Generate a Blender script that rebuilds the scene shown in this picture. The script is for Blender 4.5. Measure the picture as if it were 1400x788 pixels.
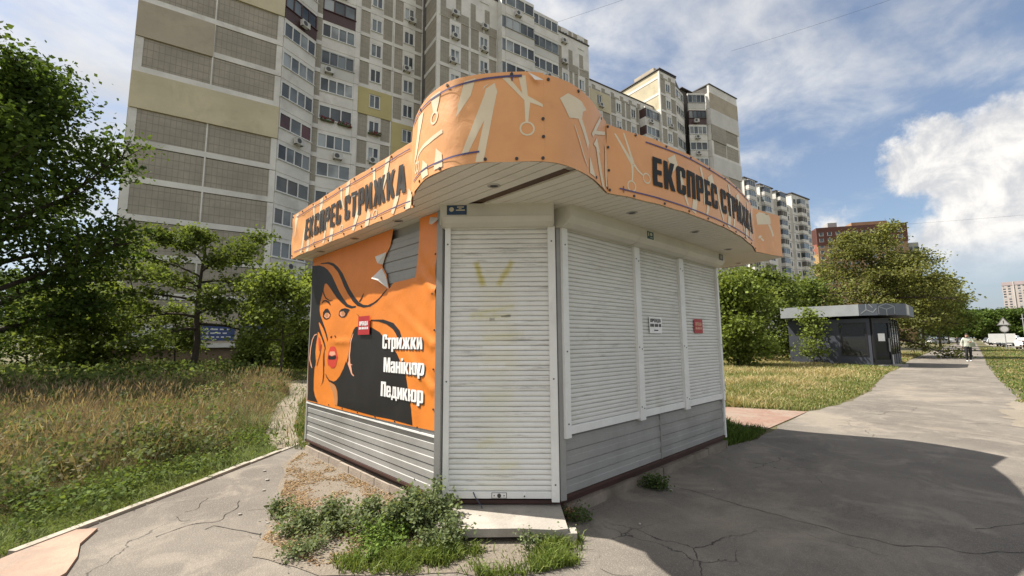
import bpy, bmesh, math, random
import numpy as np
from mathutils import Vector, Matrix, noise
from mathutils.geometry import tessellate_polygon
rnd = random.Random(7)
NP = np.random.default_rng(11)
SC = bpy.context.scene
COL = SC.collection
R = math.radians
for o in list(bpy.data.objects): bpy.data.objects.remove(o)

# ------------------------------------------------------------------ camera
CAM = Vector((-3.0272, -2.6065, 1.5))
HEAD = R(46.45)                      # heading of the lens against the street (+X)
PITCH = math.atan(72/605.); ROLL = 0.0066
cd = bpy.data.cameras.new('camera'); cam = bpy.data.objects.new('camera', cd); COL.objects.link(cam)
cd.sensor_width = 36; cd.lens = 36*605/1400.; cd.clip_start = .05; cd.clip_end = 6000
fw = Vector((math.cos(HEAD)*math.cos(PITCH), math.sin(HEAD)*math.cos(PITCH), math.sin(PITCH)))
rt = fw.cross(Vector((0,0,1))).normalized(); up = rt.cross(fw)
r2 = rt*math.cos(ROLL)-up*math.sin(ROLL); u2 = up*math.cos(ROLL)+rt*math.sin(ROLL)
m = Matrix((r2, u2, -fw)).transposed().to_4x4(); m.translation = CAM
cam.matrix_world = m
SC.camera = cam

SC.render.engine='CYCLES'; SC.cycles.max_bounces=7; SC.cycles.diffuse_bounces=3; SC.cycles.glossy_bounces=3; SC.cycles.transmission_bounces=4; SC.cycles.transparent_max_bounces=8
# ------------------------------------------------------------------ light
SUN_EL, SUN_ANG = R(55), HEAD+R(74)   # angle counter-clockwise from +X
sd = Vector((math.cos(SUN_ANG)*math.cos(SUN_EL), math.sin(SUN_ANG)*math.cos(SUN_EL), math.sin(SUN_EL)))
sl = bpy.data.lights.new('sun','SUN'); sl.energy = 5.0; sl.angle = R(.53); sl.color = (1,.935,.83)
so = bpy.data.objects.new('sun', sl); COL.objects.link(so); so.location = (-20,30,40)
so.rotation_euler = (-sd).to_track_quat('-Z','Y').to_euler()
SC.view_settings.view_transform = 'Standard'; SC.view_settings.look = 'None'
SC.view_settings.exposure = .92; SC.view_settings.gamma = 1

W = bpy.data.worlds.new('World'); SC.world = W; W.use_nodes = True
def world():
    nt = W.node_tree; N = nt.nodes; L = nt.links; N.clear()
    out = N.new('ShaderNodeOutputWorld'); bg = N.new('ShaderNodeBackground'); bg.inputs[1].default_value = .08
    L.new(bg.outputs[0], out.inputs[0])
    sky = N.new('ShaderNodeTexSky'); sky.sky_type='NISHITA'; sky.sun_disc=False
    sky.sun_elevation = SUN_EL; sky.sun_rotation = math.pi/2-SUN_ANG; sky.air_density=1.0; sky.dust_density=1.1; sky.ozone_density=1.6
    tc = N.new('ShaderNodeTexCoord')
    def mth(op, a, b=None, c=None, clamp=False):
        n = N.new('ShaderNodeMath'); n.operation = op; n.use_clamp = clamp
        for i,v in enumerate((a,b,c)):
            if v is None: continue
            if isinstance(v,(int,float)): n.inputs[i].default_value = v
            else: L.new(v, n.inputs[i])
        return n.outputs[0]
    def noi(vec, sc, det=6, rough=.55, dist=0.):
        n = N.new('ShaderNodeTexNoise'); n.inputs['Scale'].default_value=sc; n.inputs['Detail'].default_value=det
        n.inputs['Roughness'].default_value=rough; n.inputs['Distortion'].default_value=dist
        L.new(vec, n.inputs['Vector']); return n.outputs['Fac']
    def ramp(v, a, b):
        n = N.new('ShaderNodeMapRange'); n.interpolation_type='SMOOTHSTEP'
        n.inputs['From Min'].default_value=a; n.inputs['From Max'].default_value=b
        L.new(v, n.inputs['Value']); return n.outputs['Result']
    def mixc(f, a, b):
        n = N.new('ShaderNodeMix'); n.data_type='RGBA'
        if isinstance(f,(int,float)): n.inputs['Factor'].default_value=f
        else: L.new(f, n.inputs['Factor'])
        for k,v in ((6,a),(7,b)):
            if isinstance(v,tuple): n.inputs[k].default_value=(*v,1)
            else: L.new(v, n.inputs[k])
        return n.outputs[2]
    d = tc.outputs['Generated']
    sep = N.new('ShaderNodeSeparateXYZ'); L.new(d, sep.inputs[0])
    zc = mth('ADD', mth('MAXIMUM', sep.outputs[2], 0.), .16)
    cv = N.new('ShaderNodeCombineXYZ')
    L.new(mth('DIVIDE', sep.outputs[0], zc), cv.inputs[0]); L.new(mth('DIVIDE', sep.outputs[1], zc), cv.inputs[1])
    cv.inputs[2].default_value = 3.7
    P = cv.outputs[0]
    # broken veil of altocumulus
    n1 = noi(P, .55, 8, .58, .25); n2 = noi(P, 2.6, 7, .6, .3)
    dens = mth('ADD', mth('MULTIPLY', n1, .62), mth('MULTIPLY', n2, .43))
    # the veil thickens away from the street's end
    side = mth('MULTIPLY_ADD', sep.outputs[0], -.105, .082)
    veil = ramp(mth('ADD', dens, side), .46, .66)
    shade = ramp(noi(P, 1.3, 6, .6, .2), .35, .68)
    vcol = mixc(shade, (4.7,4.75,4.85), (6.6,6.5,6.3))
    # towering cumulus down the street
    def blob(ang, el, rad, soft, sc):
        c = Vector((math.cos(ang)*math.cos(el), math.sin(ang)*math.cos(el), math.sin(el)))
        v = N.new('ShaderNodeVectorMath'); v.operation='DISTANCE'; L.new(d, v.inputs[0]); v.inputs[1].default_value = c
        nn = mth('MULTIPLY_ADD', noi(d, sc, 8, .62), .16, -.08)
        return ramp(mth('ADD', v.outputs['Value'], nn), rad+soft, rad-soft)
    cum = None
    for a,e,r,s in ((HEAD-R(51),R(12.5),.120,.018),(HEAD-R(44.5),R(16),.055,.014),(HEAD-R(59),R(14),.14,.018),(HEAD-R(47),R(8.5),.075,.02),(HEAD-R(36.5),R(11.5),.028,.016),(HEAD-R(70),R(15),.13,.02),(HEAD-R(40),R(9),.03,.02)):
        b = blob(a,e,r,s,11.)
        cum = b if cum is None else mth('MAXIMUM', cum, b)
    lump = noi(d, 13, 7, .6, .3)
    ccol = mixc(ramp(lump,.38,.62), (4.4,4.5,4.7), (7.2,6.95,6.6))
    # low haze towards the horizon
    hz = ramp(sep.outputs[2], .20, .0)
    base = mixc(mth('MULTIPLY_ADD', hz, .62, .18), sky.outputs[0], (2.9,3.3,3.95))
    c1 = mixc(mth('MULTIPLY', mth('MULTIPLY', veil, .93), ramp(sep.outputs[2], .05, .24)), base, vcol)
    c2 = mixc(mth('MULTIPLY', cum, ramp(sep.outputs[2], .075, .17)), c1, ccol)
    L.new(c2, bg.inputs[0])
world()

# ------------------------------------------------------------------ materials
MATS = {}
class NB:
    def __init__(s, name):
        s.m = bpy.data.materials.new(name); s.m.use_nodes = True
        s.nt = s.m.node_tree; s.N = s.nt.nodes; s.L = s.nt.links; s.N.clear()
        s.out = s.N.new('ShaderNodeOutputMaterial'); s.b = s.N.new('ShaderNodeBsdfPrincipled')
        s.L.new(s.b.outputs[0], s.out.inputs[0])
        s.geo = s.N.new('ShaderNodeNewGeometry')
        s.pos = s.geo.outputs['Position']
    def set(s, i, v):
        if isinstance(v, tuple) and len(v)==3 and s.b.inputs[i].type=='RGBA': v=(*v,1)
        if hasattr(v,'is_output'): s.L.new(v, s.b.inputs[i])
        else: s.b.inputs[i].default_value = v
    def mth(s, op, a, b=None, c=None, clamp=False):
        n = s.N.new('ShaderNodeMath'); n.operation=op; n.use_clamp=clamp
        for i,v in enumerate((a,b,c)):
            if v is None: continue
            if isinstance(v,(int,float)): n.inputs[i].default_value=v
            else: s.L.new(v, n.inputs[i])
        return n.outputs[0]
    def scale(s, v, sc):
        n = s.N.new('ShaderNodeVectorMath'); n.operation='MULTIPLY'; s.L.new(v, n.inputs[0]); n.inputs[1].default_value=sc; return n.outputs[0]
    def dot(s, v, d):
        n = s.N.new('ShaderNodeVectorMath'); n.operation='DOT_PRODUCT'; s.L.new(v, n.inputs[0]); n.inputs[1].default_value=d; return n.outputs['Value']
    def noi(s, sc, det=4, rough=.55, vec=None, dist=0., col=False):
        n = s.N.new('ShaderNodeTexNoise'); n.inputs['Scale'].default_value=sc; n.inputs['Detail'].default_value=det
        n.inputs['Roughness'].default_value=rough; n.inputs['Distortion'].default_value=dist
        s.L.new(vec or s.pos, n.inputs['Vector']); return n.outputs['Color' if col else 'Fac']
    def vor(s, sc, feat='F1', vec=None, rand=1.):
        n = s.N.new('ShaderNodeTexVoronoi'); n.feature=feat; n.inputs['Scale'].default_value=sc; n.inputs['Randomness'].default_value=rand
        s.L.new(vec or s.pos, n.inputs['Vector']); return n
    def ramp(s, v, a, b, lo=0., hi=1.):
        n = s.N.new('ShaderNodeMapRange'); n.interpolation_type='SMOOTHSTEP'
        n.inputs['From Min'].default_value=a; n.inputs['From Max'].default_value=b; n.inputs['To Min'].default_value=lo; n.inputs['To Max'].default_value=hi
        s.L.new(v, n.inputs['Value']); return n.outputs['Result']
    def mix(s, f, a, b, mode='MIX'):
        n = s.N.new('ShaderNodeMix'); n.data_type='RGBA'; n.blend_type=mode
        if isinstance(f,(int,float)): n.inputs['Factor'].default_value=f
        else: s.L.new(f, n.inputs['Factor'])
        for k,v in ((6,a),(7,b)):
            if isinstance(v,tuple): n.inputs[k].default_value=(*v[:3],1)
            else: s.L.new(v, n.inputs[k])
        return n.outputs[2]
    def bump(s, h, strength=.3, dist=.01):
        n = s.N.new('ShaderNodeBump'); n.inputs['Strength'].default_value=strength; n.inputs['Distance'].default_value=dist
        s.L.new(h, n.inputs['Height']); s.L.new(n.outputs[0], s.b.inputs['Normal'])
def mul(c,k): return tuple(x*k for x in c)
def M(name, c, rough=.6, var=.12, sc=3., metal=0., bump=0., bsc=60., dirt=0., dsc=1.2, dcol=(.10,.085,.065), c2=None):
    if name in MATS: return MATS[name]
    b = NB(name)
    n = b.noi(sc, 5, .6)
    col = b.mix(b.ramp(n,.3,.7), mul(c,1-var), c2 or mul(c,1+var))
    fine = b.noi(sc*14, 3, .6)
    col = b.mix(b.ramp(fine,.3,.7,0,var*.8), col, mul(c,.55))
    if dirt: col = b.mix(b.ramp(b.noi(dsc,6,.68,dist=.4),.48,.72,0,dirt), col, dcol)
    b.set('Base Color', col); b.set('Roughness', rough); b.set('Metallic', metal)
    if bump: b.bump(b.noi(bsc,4,.6), bump, .01)
    MATS[name]=b.m; return b.m

# ------------------------------------------------------------------ objects
def link(o, parent=None):
    COL.objects.link(o)
    if parent is not None: o.parent = parent
    return o
def tag(o, label=None, cat=None, group=None, kind=None):
    if label: o['label']=label
    if cat: o['category']=cat
    if group: o['group']=group
    if kind: o['kind']=kind
    return o
def thing(name, label, cat, loc=(0,0,0), rz=0., group=None):
    o = bpy.data.objects.new(name, None); o.empty_display_size=.3; link(o)
    o.location = loc; o.rotation_euler=(0,0,rz)
    return tag(o,label,cat,group)
def obj(name, me, parent=None, loc=(0,0,0), rz=0.):
    o = bpy.data.objects.new(name, me); link(o,parent); o.location=loc; o.rotation_euler=(0,0,rz); return o
def copy_tree(o, parent=None):
    c = o.copy(); COL.objects.link(c); c.parent = parent
    for ch in o.children: copy_tree(ch, c)
    return c
class MB:
    """collects faces; several materials possible"""
    def __init__(s): s.v=[]; s.f=[]; s.mi=[]; s.mats=[]; s.cur=0; s.sm=[]; s.smooth=False
    def mat(s, m):
        if m not in s.mats: s.mats.append(m)
        s.cur = s.mats.index(m); return s
    def add(s, vs, fs):
        k=len(s.v); s.v += [tuple(p) for p in vs]
        for f in fs: s.f.append([k+i for i in f]); s.mi.append(s.cur); s.sm.append(s.smooth)
        return s
    def box(s, x0,x1,y0,y1,z0,z1):
        return s.add([(x0,y0,z0),(x1,y0,z0),(x1,y1,z0),(x0,y1,z0),(x0,y0,z1),(x1,y0,z1),(x1,y1,z1),(x0,y1,z1)],
            [(0,3,2,1),(4,5,6,7),(0,1,5,4),(1,2,6,5),(2,3,7,6),(3,0,4,7)])
    def quad(s, a,b,c,d): return s.add([a,b,c,d],[(0,1,2,3)])
    def prism(s, poly, z0, z1):            # polygon in xy, extruded in z
        n=len(poly)
        vs=[(x,y,z0) for x,y in poly]+[(x,y,z1) for x,y in poly]
        return s.add(vs,[tuple(range(n))[::-1], tuple(range(n,2*n))]+[(i,(i+1)%n,n+(i+1)%n,n+i) for i in range(n)])
    def profx(s, prof, x0, x1):             # closed (y,z) profile along x
        n=len(prof); vs=[(x0,y,z) for y,z in prof]+[(x1,y,z) for y,z in prof]
        return s.add(vs,[tuple(range(n)), tuple(range(n,2*n))[::-1]]+[(i,n+i,n+(i+1)%n,(i+1)%n) for i in range(n)])
    def tube(s, pts, rad, n=6, cap=True):
        pts=[Vector(p) for p in pts]
        if not hasattr(rad,'__len__'): rad=[rad]*len(pts)
        rings=[]; vs=[]
        for i,p in enumerate(pts):
            t=(pts[min(i+1,len(pts)-1)]-pts[max(i-1,0)]).normalized()
            a=t.cross(Vector((0,0,1)) if abs(t.z)<.9 else Vector((1,0,0))).normalized(); b=t.cross(a)
            for k in range(n):
                q=2*math.pi*k/n; vs.append(p+(a*math.cos(q)+b*math.sin(q))*rad[i])
        fs=[]
        for i in range(len(pts)-1):
            for k in range(n): fs.append((i*n+k, i*n+(k+1)%n, (i+1)*n+(k+1)%n, (i+1)*n+k))
        if cap: fs.append(tuple(range(n))[::-1]); fs.append(tuple(range((len(pts)-1)*n, len(pts)*n)))
        return s.add(vs,fs)
    def disc(s, c, nrm, r, n=10, th=.004):
        nrm=Vector(nrm).normalized(); a=nrm.cross(Vector((0,0,1)) if abs(nrm.z)<.9 else Vector((1,0,0))).normalized(); b=nrm.cross(a); c=Vector(c)
        return s.tube([c, c+nrm*th], r, n) if False else s.add([c+nrm*th+(a*math.cos(2*math.pi*k/n)+b*math.sin(2*math.pi*k/n))*r for k in range(n)]+[c+(a*math.cos(2*math.pi*k/n)+b*math.sin(2*math.pi*k/n))*r for k in range(n)],
            [tuple(range(n))]+[(k,n+k,n+(k+1)%n,(k+1)%n) for k in range(n)])
    def mesh(s, name):
        me=bpy.data.meshes.new(name); me.from_pydata(s.v,[],s.f)
        for m_ in s.mats: me.materials.append(m_)
        if len(s.mats)>1: me.polygons.foreach_set('material_index', s.mi)
        if any(s.sm): me.polygons.foreach_set('use_smooth', s.sm)
        me.validate(); me.update()
        bm=bmesh.new(); bm.from_mesh(me); bmesh.ops.recalc_face_normals(bm, faces=bm.faces); bm.to_mesh(me); bm.free()
        return me
    def build(s, name, parent=None, loc=(0,0,0), rz=0.): return obj(name, s.mesh(name), parent, loc, rz)
def npmesh(name, V, F, mat, cols=None, n=4, smooth=False):
    """fast mesh from numpy: V (k,3), F (m,n)"""
    me=bpy.data.meshes.new(name); V=np.ascontiguousarray(V,dtype=np.float32); F=np.ascontiguousarray(F,dtype=np.int32)
    me.vertices.add(len(V)); me.vertices.foreach_set('co', V.ravel())
    me.loops.add(F.size); me.loops.foreach_set('vertex_index', F.ravel())
    me.polygons.add(len(F)); me.polygons.foreach_set('loop_start', np.arange(0,F.size,n,dtype=np.int32))
    me.polygons.foreach_set('loop_total', np.full(len(F),n,dtype=np.int32))
    if smooth: me.polygons.foreach_set('use_smooth', np.ones(len(F),dtype=bool))
    if cols is not None:
        a=me.color_attributes.new('tint','FLOAT_COLOR','POINT'); c=np.ones((len(V),4),dtype=np.float32); c[:,:3]=cols; a.data.foreach_set('color', c.ravel())
    me.materials.append(mat); me.update(calc_edges=True); return me
def crom(pts, n=6, closed=False):
    pts=[np.array(p,float) for p in pts]; out=[]; k=len(pts)
    rng=range(k) if closed else range(k-1)
    for i in rng:
        if closed: p0,p1,p2,p3=pts[i-1],pts[i],pts[(i+1)%k],pts[(i+2)%k]
        else:
            p1,p2=pts[i],pts[i+1]; p0=pts[i-1] if i>0 else 2*p1-p2; p3=pts[i+2] if i+2<k else 2*p2-p1
        for j in range(n):
            t=j/n; out.append(.5*((2*p1)+(-p0+p2)*t+(2*p0-5*p1+4*p2-p3)*t*t+(-p0+3*p1-3*p2+p3)*t**3))
    if not closed: out.append(pts[-1])
    return np.array(out)
def stroke(pts, w, smooth=5):
    """polygon outline of a line of varying width in 2D"""
    if not hasattr(w,'__len__'): w=[w]*len(pts)
    p=crom([(x,y,q) for (x,y),q in zip(pts,w)], smooth) if len(pts)>2 else np.array([(x,y,q) for (x,y),q in zip(pts,w)],float)
    L_,R_=[],[]
    for i in range(len(p)):
        t=p[min(i+1,len(p)-1)][:2]-p[max(i-1,0)][:2]; t/=np.hypot(*t)+1e-9; nrm=np.array([-t[1],t[0]])
        L_.append(p[i][:2]+nrm*p[i][2]/2); R_.append(p[i][:2]-nrm*p[i][2]/2)
    return [tuple(q) for q in L_]+[tuple(q) for q in R_[::-1]]
def ell(cx,cy,rx,ry,n=18,a=0.):
    return [(cx+rx*math.cos(t)*math.cos(a)-ry*math.sin(t)*math.sin(a), cy+rx*math.cos(t)*math.sin(a)+ry*math.sin(t)*math.cos(a)) for t in (2*math.pi*k/n for k in range(n))]
def grid_sheet(name, s0,s1,t0,t1, surf, mat, parent=None, step=.02, off=0.):
    a=[s0]+[k*step for k in range(math.ceil((s0+1e-6)/step), math.floor((s1-1e-6)/step)+1)]+[s1]; c=[t0]+[k*step for k in range(math.ceil((t0+1e-6)/step), math.floor((t1-1e-6)/step)+1)]+[t1]
    V=np.array([tuple(surf(x,y,off)) for y in c for x in a]); n=len(a); i=np.arange(n-1); F=np.concatenate([np.stack([r*n+i,r*n+i+1,(r+1)*n+i+1,(r+1)*n+i],1) for r in range(len(c)-1)])
    return obj(name, npmesh(name,V,F,mat,None,4,True), parent)
def drape(name, shapes, surf, mats, parent=None, step=.05):
    """shapes: [(loops, offset, material index)], laid on surf(s,t,off)->xyz"""
    bm=bmesh.new()
    for loops,off,mi in shapes:
        if not isinstance(loops[0][0],(tuple,list,np.ndarray)): loops=[loops]
        b=bmesh.new(); flat=[Vector((float(q[0]),float(q[1]),0)) for lp in loops for q in lp]
        tris=tessellate_polygon([[Vector((float(q[0]),float(q[1]),0)) for q in lp] for lp in loops])
        vs=[b.verts.new(p) for p in flat]
        for t in tris:
            try: b.faces.new([vs[i] for i in t])
            except ValueError: pass
        xs=[p.x for p in flat]; ys=[p.y for p in flat]
        for ax,(lo,hi) in ((0,(min(xs),max(xs))),(1,(min(ys),max(ys)))):
            k=math.ceil(lo/step)
            while k*step<hi:
                co=Vector((k*step,0,0)) if ax==0 else Vector((0,k*step,0))
                bmesh.ops.bisect_plane(b, geom=b.verts[:]+b.edges[:]+b.faces[:], dist=1e-5, plane_co=co, plane_no=Vector((1,0,0)) if ax==0 else Vector((0,1,0)))
                k+=1
        idx={v:bm.verts.new(surf(v.co.x,v.co.y,off)) for v in b.verts}
        for f in b.faces:
            # keep winding so normals point outwards (s to the right, t up)
            a,c,d=[v.co for v in f.verts][:3]
            vv=[idx[v] for v in f.verts]
            if (c-a).cross(d-a).z<0: vv=vv[::-1]
            try:
                nf=bm.faces.new(vv); nf.material_index=mi; nf.smooth=True
            except ValueError: pass
        b.free()
    me=bpy.data.meshes.new(name); bm.to_mesh(me); bm.free()
    for m_ in mats: me.materials.append(m_)
    return obj(name, me, parent)
# ------------------------------------------------------------------ lettering (heavy condensed)
G = {
'Е':(.42,[[(0,0),(.42,0),(.42,.17),(.2,.17),(.2,.42),(.4,.42),(.4,.58),(.2,.58),(.2,.83),(.42,.83),(.42,1),(0,1)]]),
'К':(.55,[[(0,0),(.2,0),(.2,.38),(.34,0),(.55,0),(.37,.52),(.54,1),(.34,1),(.2,.62),(.2,1),(0,1)]]),
'С':(.5,[[(.08,0),(.42,0),(.5,.08),(.5,.36),(.3,.36),(.3,.15),(.2,.15),(.2,.85),(.3,.85),(.3,.64),(.5,.64),(.5,.92),(.42,1),(.08,1),(0,.92),(0,.08)]]),
'П':(.51,[[(0,0),(.2,0),(.2,.83),(.31,.83),(.31,0),(.51,0),(.51,1),(0,1)]]),
'Р':(.5,[[(0,0),(.2,0),(.2,.36),(.42,.36),(.5,.44),(.5,.92),(.42,1),(0,1)],[(.2,.52),(.3,.52),(.3,.85),(.2,.85)]]),
'Т':(.44,[[(.12,0),(.32,0),(.32,.83),(.44,.83),(.44,1),(0,1),(0,.83),(.12,.83)]]),
'И':(.53,[[(0,0),(.18,0),(.33,.5),(.33,0),(.53,0),(.53,1),(.35,1),(.2,.5),(.2,1),(0,1)]]),
'Ж':(.84,[[(0,0),(.2,0),(.32,.38),(.32,0),(.52,0),(.52,.38),(.64,0),(.84,0),(.66,.52),(.82,1),(.63,1),(.52,.62),(.52,1),(.32,1),(.32,.62),(.21,1),(.02,1),(.18,.52)]]),
'А':(.56,[[(0,0),(.2,0),(.225,.18),(.335,.18),(.36,0),(.56,0),(.4,1),(.16,1)],[(.245,.34),(.315,.34),(.28,.68)]]),
'М':(.68,[[(0,0),(.19,0),(.19,.62),(.27,0),(.41,0),(.49,.62),(.49,0),(.68,0),(.68,1),(.43,1),(.34,.45),(.25,1),(0,1)]]),
'н':(.48,[[(0,0),(.19,0),(.19,.32),(.29,.32),(.29,0),(.48,0),(.48,.76),(.29,.76),(.29,.48),(.19,.48),(.19,.76),(0,.76)]]),
'р':(.47,[[(0,-.2),(.19,-.2),(.19,0),(.4,0),(.47,.07),(.47,.69),(.4,.76),(0,.76)],[(.19,.13),(.28,.13),(.28,.63),(.19,.63)]]),
'а':(.46,[[(.07,0),(.46,0),(.46,.69),(.39,.76),(.07,.76),(0,.69),(0,.52),(.18,.52),(.18,.62),(.27,.62),(.27,.46),(.07,.42),(0,.35),(0,.07)],[(.18,.13),(.27,.13),(.27,.33),(.18,.28)]]),
'і':(.19,[[(0,0),(.19,0),(.19,.76),(0,.76)]]),
'ю':(.7,[[(0,0),(.18,0),(.18,.31),(.25,.31),(.25,.07),(.32,0),(.63,0),(.7,.07),(.7,.69),(.63,.76),(.32,.76),(.25,.69),(.25,.45),(.18,.45),(.18,.76),(0,.76)],[(.43,.13),(.52,.13),(.52,.63),(.43,.63)]]),
'е':(.46,[[(.07,0),(.39,0),(.46,.07),(.46,.27),(.28,.27),(.28,.13),(.18,.13),(.18,.33),(.46,.33),(.46,.69),(.39,.76),(.07,.76),(0,.69),(0,.07)],[(.18,.46),(.28,.46),(.28,.63),(.18,.63)]]),
'д':(.56,[[(0,-.14),(.14,-.14),(.14,0),(.42,0),(.42,-.14),(.56,-.14),(.56,.14),(.5,.14),(.5,.76),(.14,.76),(.12,.3),(.06,.14),(0,.14)],[(.22,.14),(.3,.14),(.3,.62),(.26,.62)]]),
'О':(.5,[[(.08,0),(.42,0),(.5,.08),(.5,.92),(.42,1),(.08,1),(0,.92),(0,.08)],[(.2,.15),(.3,.15),(.3,.85),(.2,.85)]]),
'Н':(.52,[[(0,0),(.2,0),(.2,.41),(.32,.41),(.32,0),(.52,0),(.52,1),(.32,1),(.32,.58),(.2,.58),(.2,1),(0,1)]]),
'Д':(.58,[[(0,-.14),(.15,-.14),(.15,0),(.43,0),(.43,-.14),(.58,-.14),(.58,.15),(.52,.15),(.52,1),(.14,1),(.12,.4),(.06,.15),(0,.15)],[(.23,.15),(.32,.15),(.32,.85),(.28,.85)]]),
'0':(.48,[[(.08,0),(.4,0),(.48,.08),(.48,.92),(.4,1),(.08,1),(0,.92),(0,.08)],[(.18,.15),(.3,.15),(.3,.85),(.18,.85)]]),
'6':(.48,[[(.08,0),(.4,0),(.48,.08),(.48,.55),(.4,.62),(.18,.62),(.18,.85),(.46,.85),(.46,1),(.08,1),(0,.92),(0,.08)],[(.18,.15),(.3,.15),(.3,.47),(.18,.47)]]),
'7':(.44,[[(.08,0),(.27,0),(.44,.85),(.44,1),(0,1),(0,.83),(.25,.83)]]),
'3':(.46,[[(0,0),(.38,0),(.46,.08),(.46,.44),(.4,.5),(.46,.56),(.46,.92),(.38,1),(0,1),(0,.84),(.27,.84),(.27,.58),(.08,.58),(.08,.43),(.27,.43),(.27,.16),(0,.16)]]),
'5':(.46,[[(0,0),(.38,0),(.46,.08),(.46,.55),(.38,.63),(.18,.63),(.18,.84),(.44,.84),(.44,1),(0,1),(0,.48),(.27,.48),(.27,.16),(0,.16)]]),
'2':(.46,[[(0,0),(.46,0),(.46,.16),(.2,.16),(.46,.55),(.46,.92),(.38,1),(.08,1),(0,.92),(0,.66),(.18,.66),(.18,.85),(.28,.85),(.28,.58),(0,.18)]]),
'4':(.5,[[(.24,0),(.42,0),(.42,.2),(.5,.2),(.5,.35),(.42,.35),(.42,1),(.2,1),(0,.36),(0,.2),(.24,.2)],[(.15,.35),(.24,.35),(.24,.68)]]),
'#':(.40,[[(0,.08),(.40,0),(.38,.92),(.04,1)]]),
'-':(.24,[[(0,.4),(.24,.4),(.24,.56),(0,.56)]]),
}
def low(up, k=.76, kw=.9):
    w,l=G[up]; return (w*kw,[[(x*kw,y*k) for x,y in q] for q in l])
G['т']=low('Т'); G['и']=low('И'); G['ж']=low('Ж'); G['к']=low('К')
def word(txt, x0, x1, z0, z1, gap=.05, space=.22):
    """list of glyphs (each a list of loops) fitted between x0..x1, baseline z0, cap height to z1"""
    w=0
    for ch in txt: w += space if ch==' ' else G[ch][0]+gap
    w-=gap; kx=(x1-x0)/w; kz=z1-z0; x=0; out=[]
    for ch in txt:
        if ch==' ': x+=space; continue
        gw,loops=G[ch]
        out.append([[(x0+(x+a)*kx, z0+b*kz) for a,b in lp] for lp in loops])
        if ch=='і': out.append([[(x0+(x+a)*kx, z0+b*kz) for a,b in ((0,.84),(.19,.84),(.19,1),(0,1))]])
        x+=gw+gap
    return out
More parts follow.
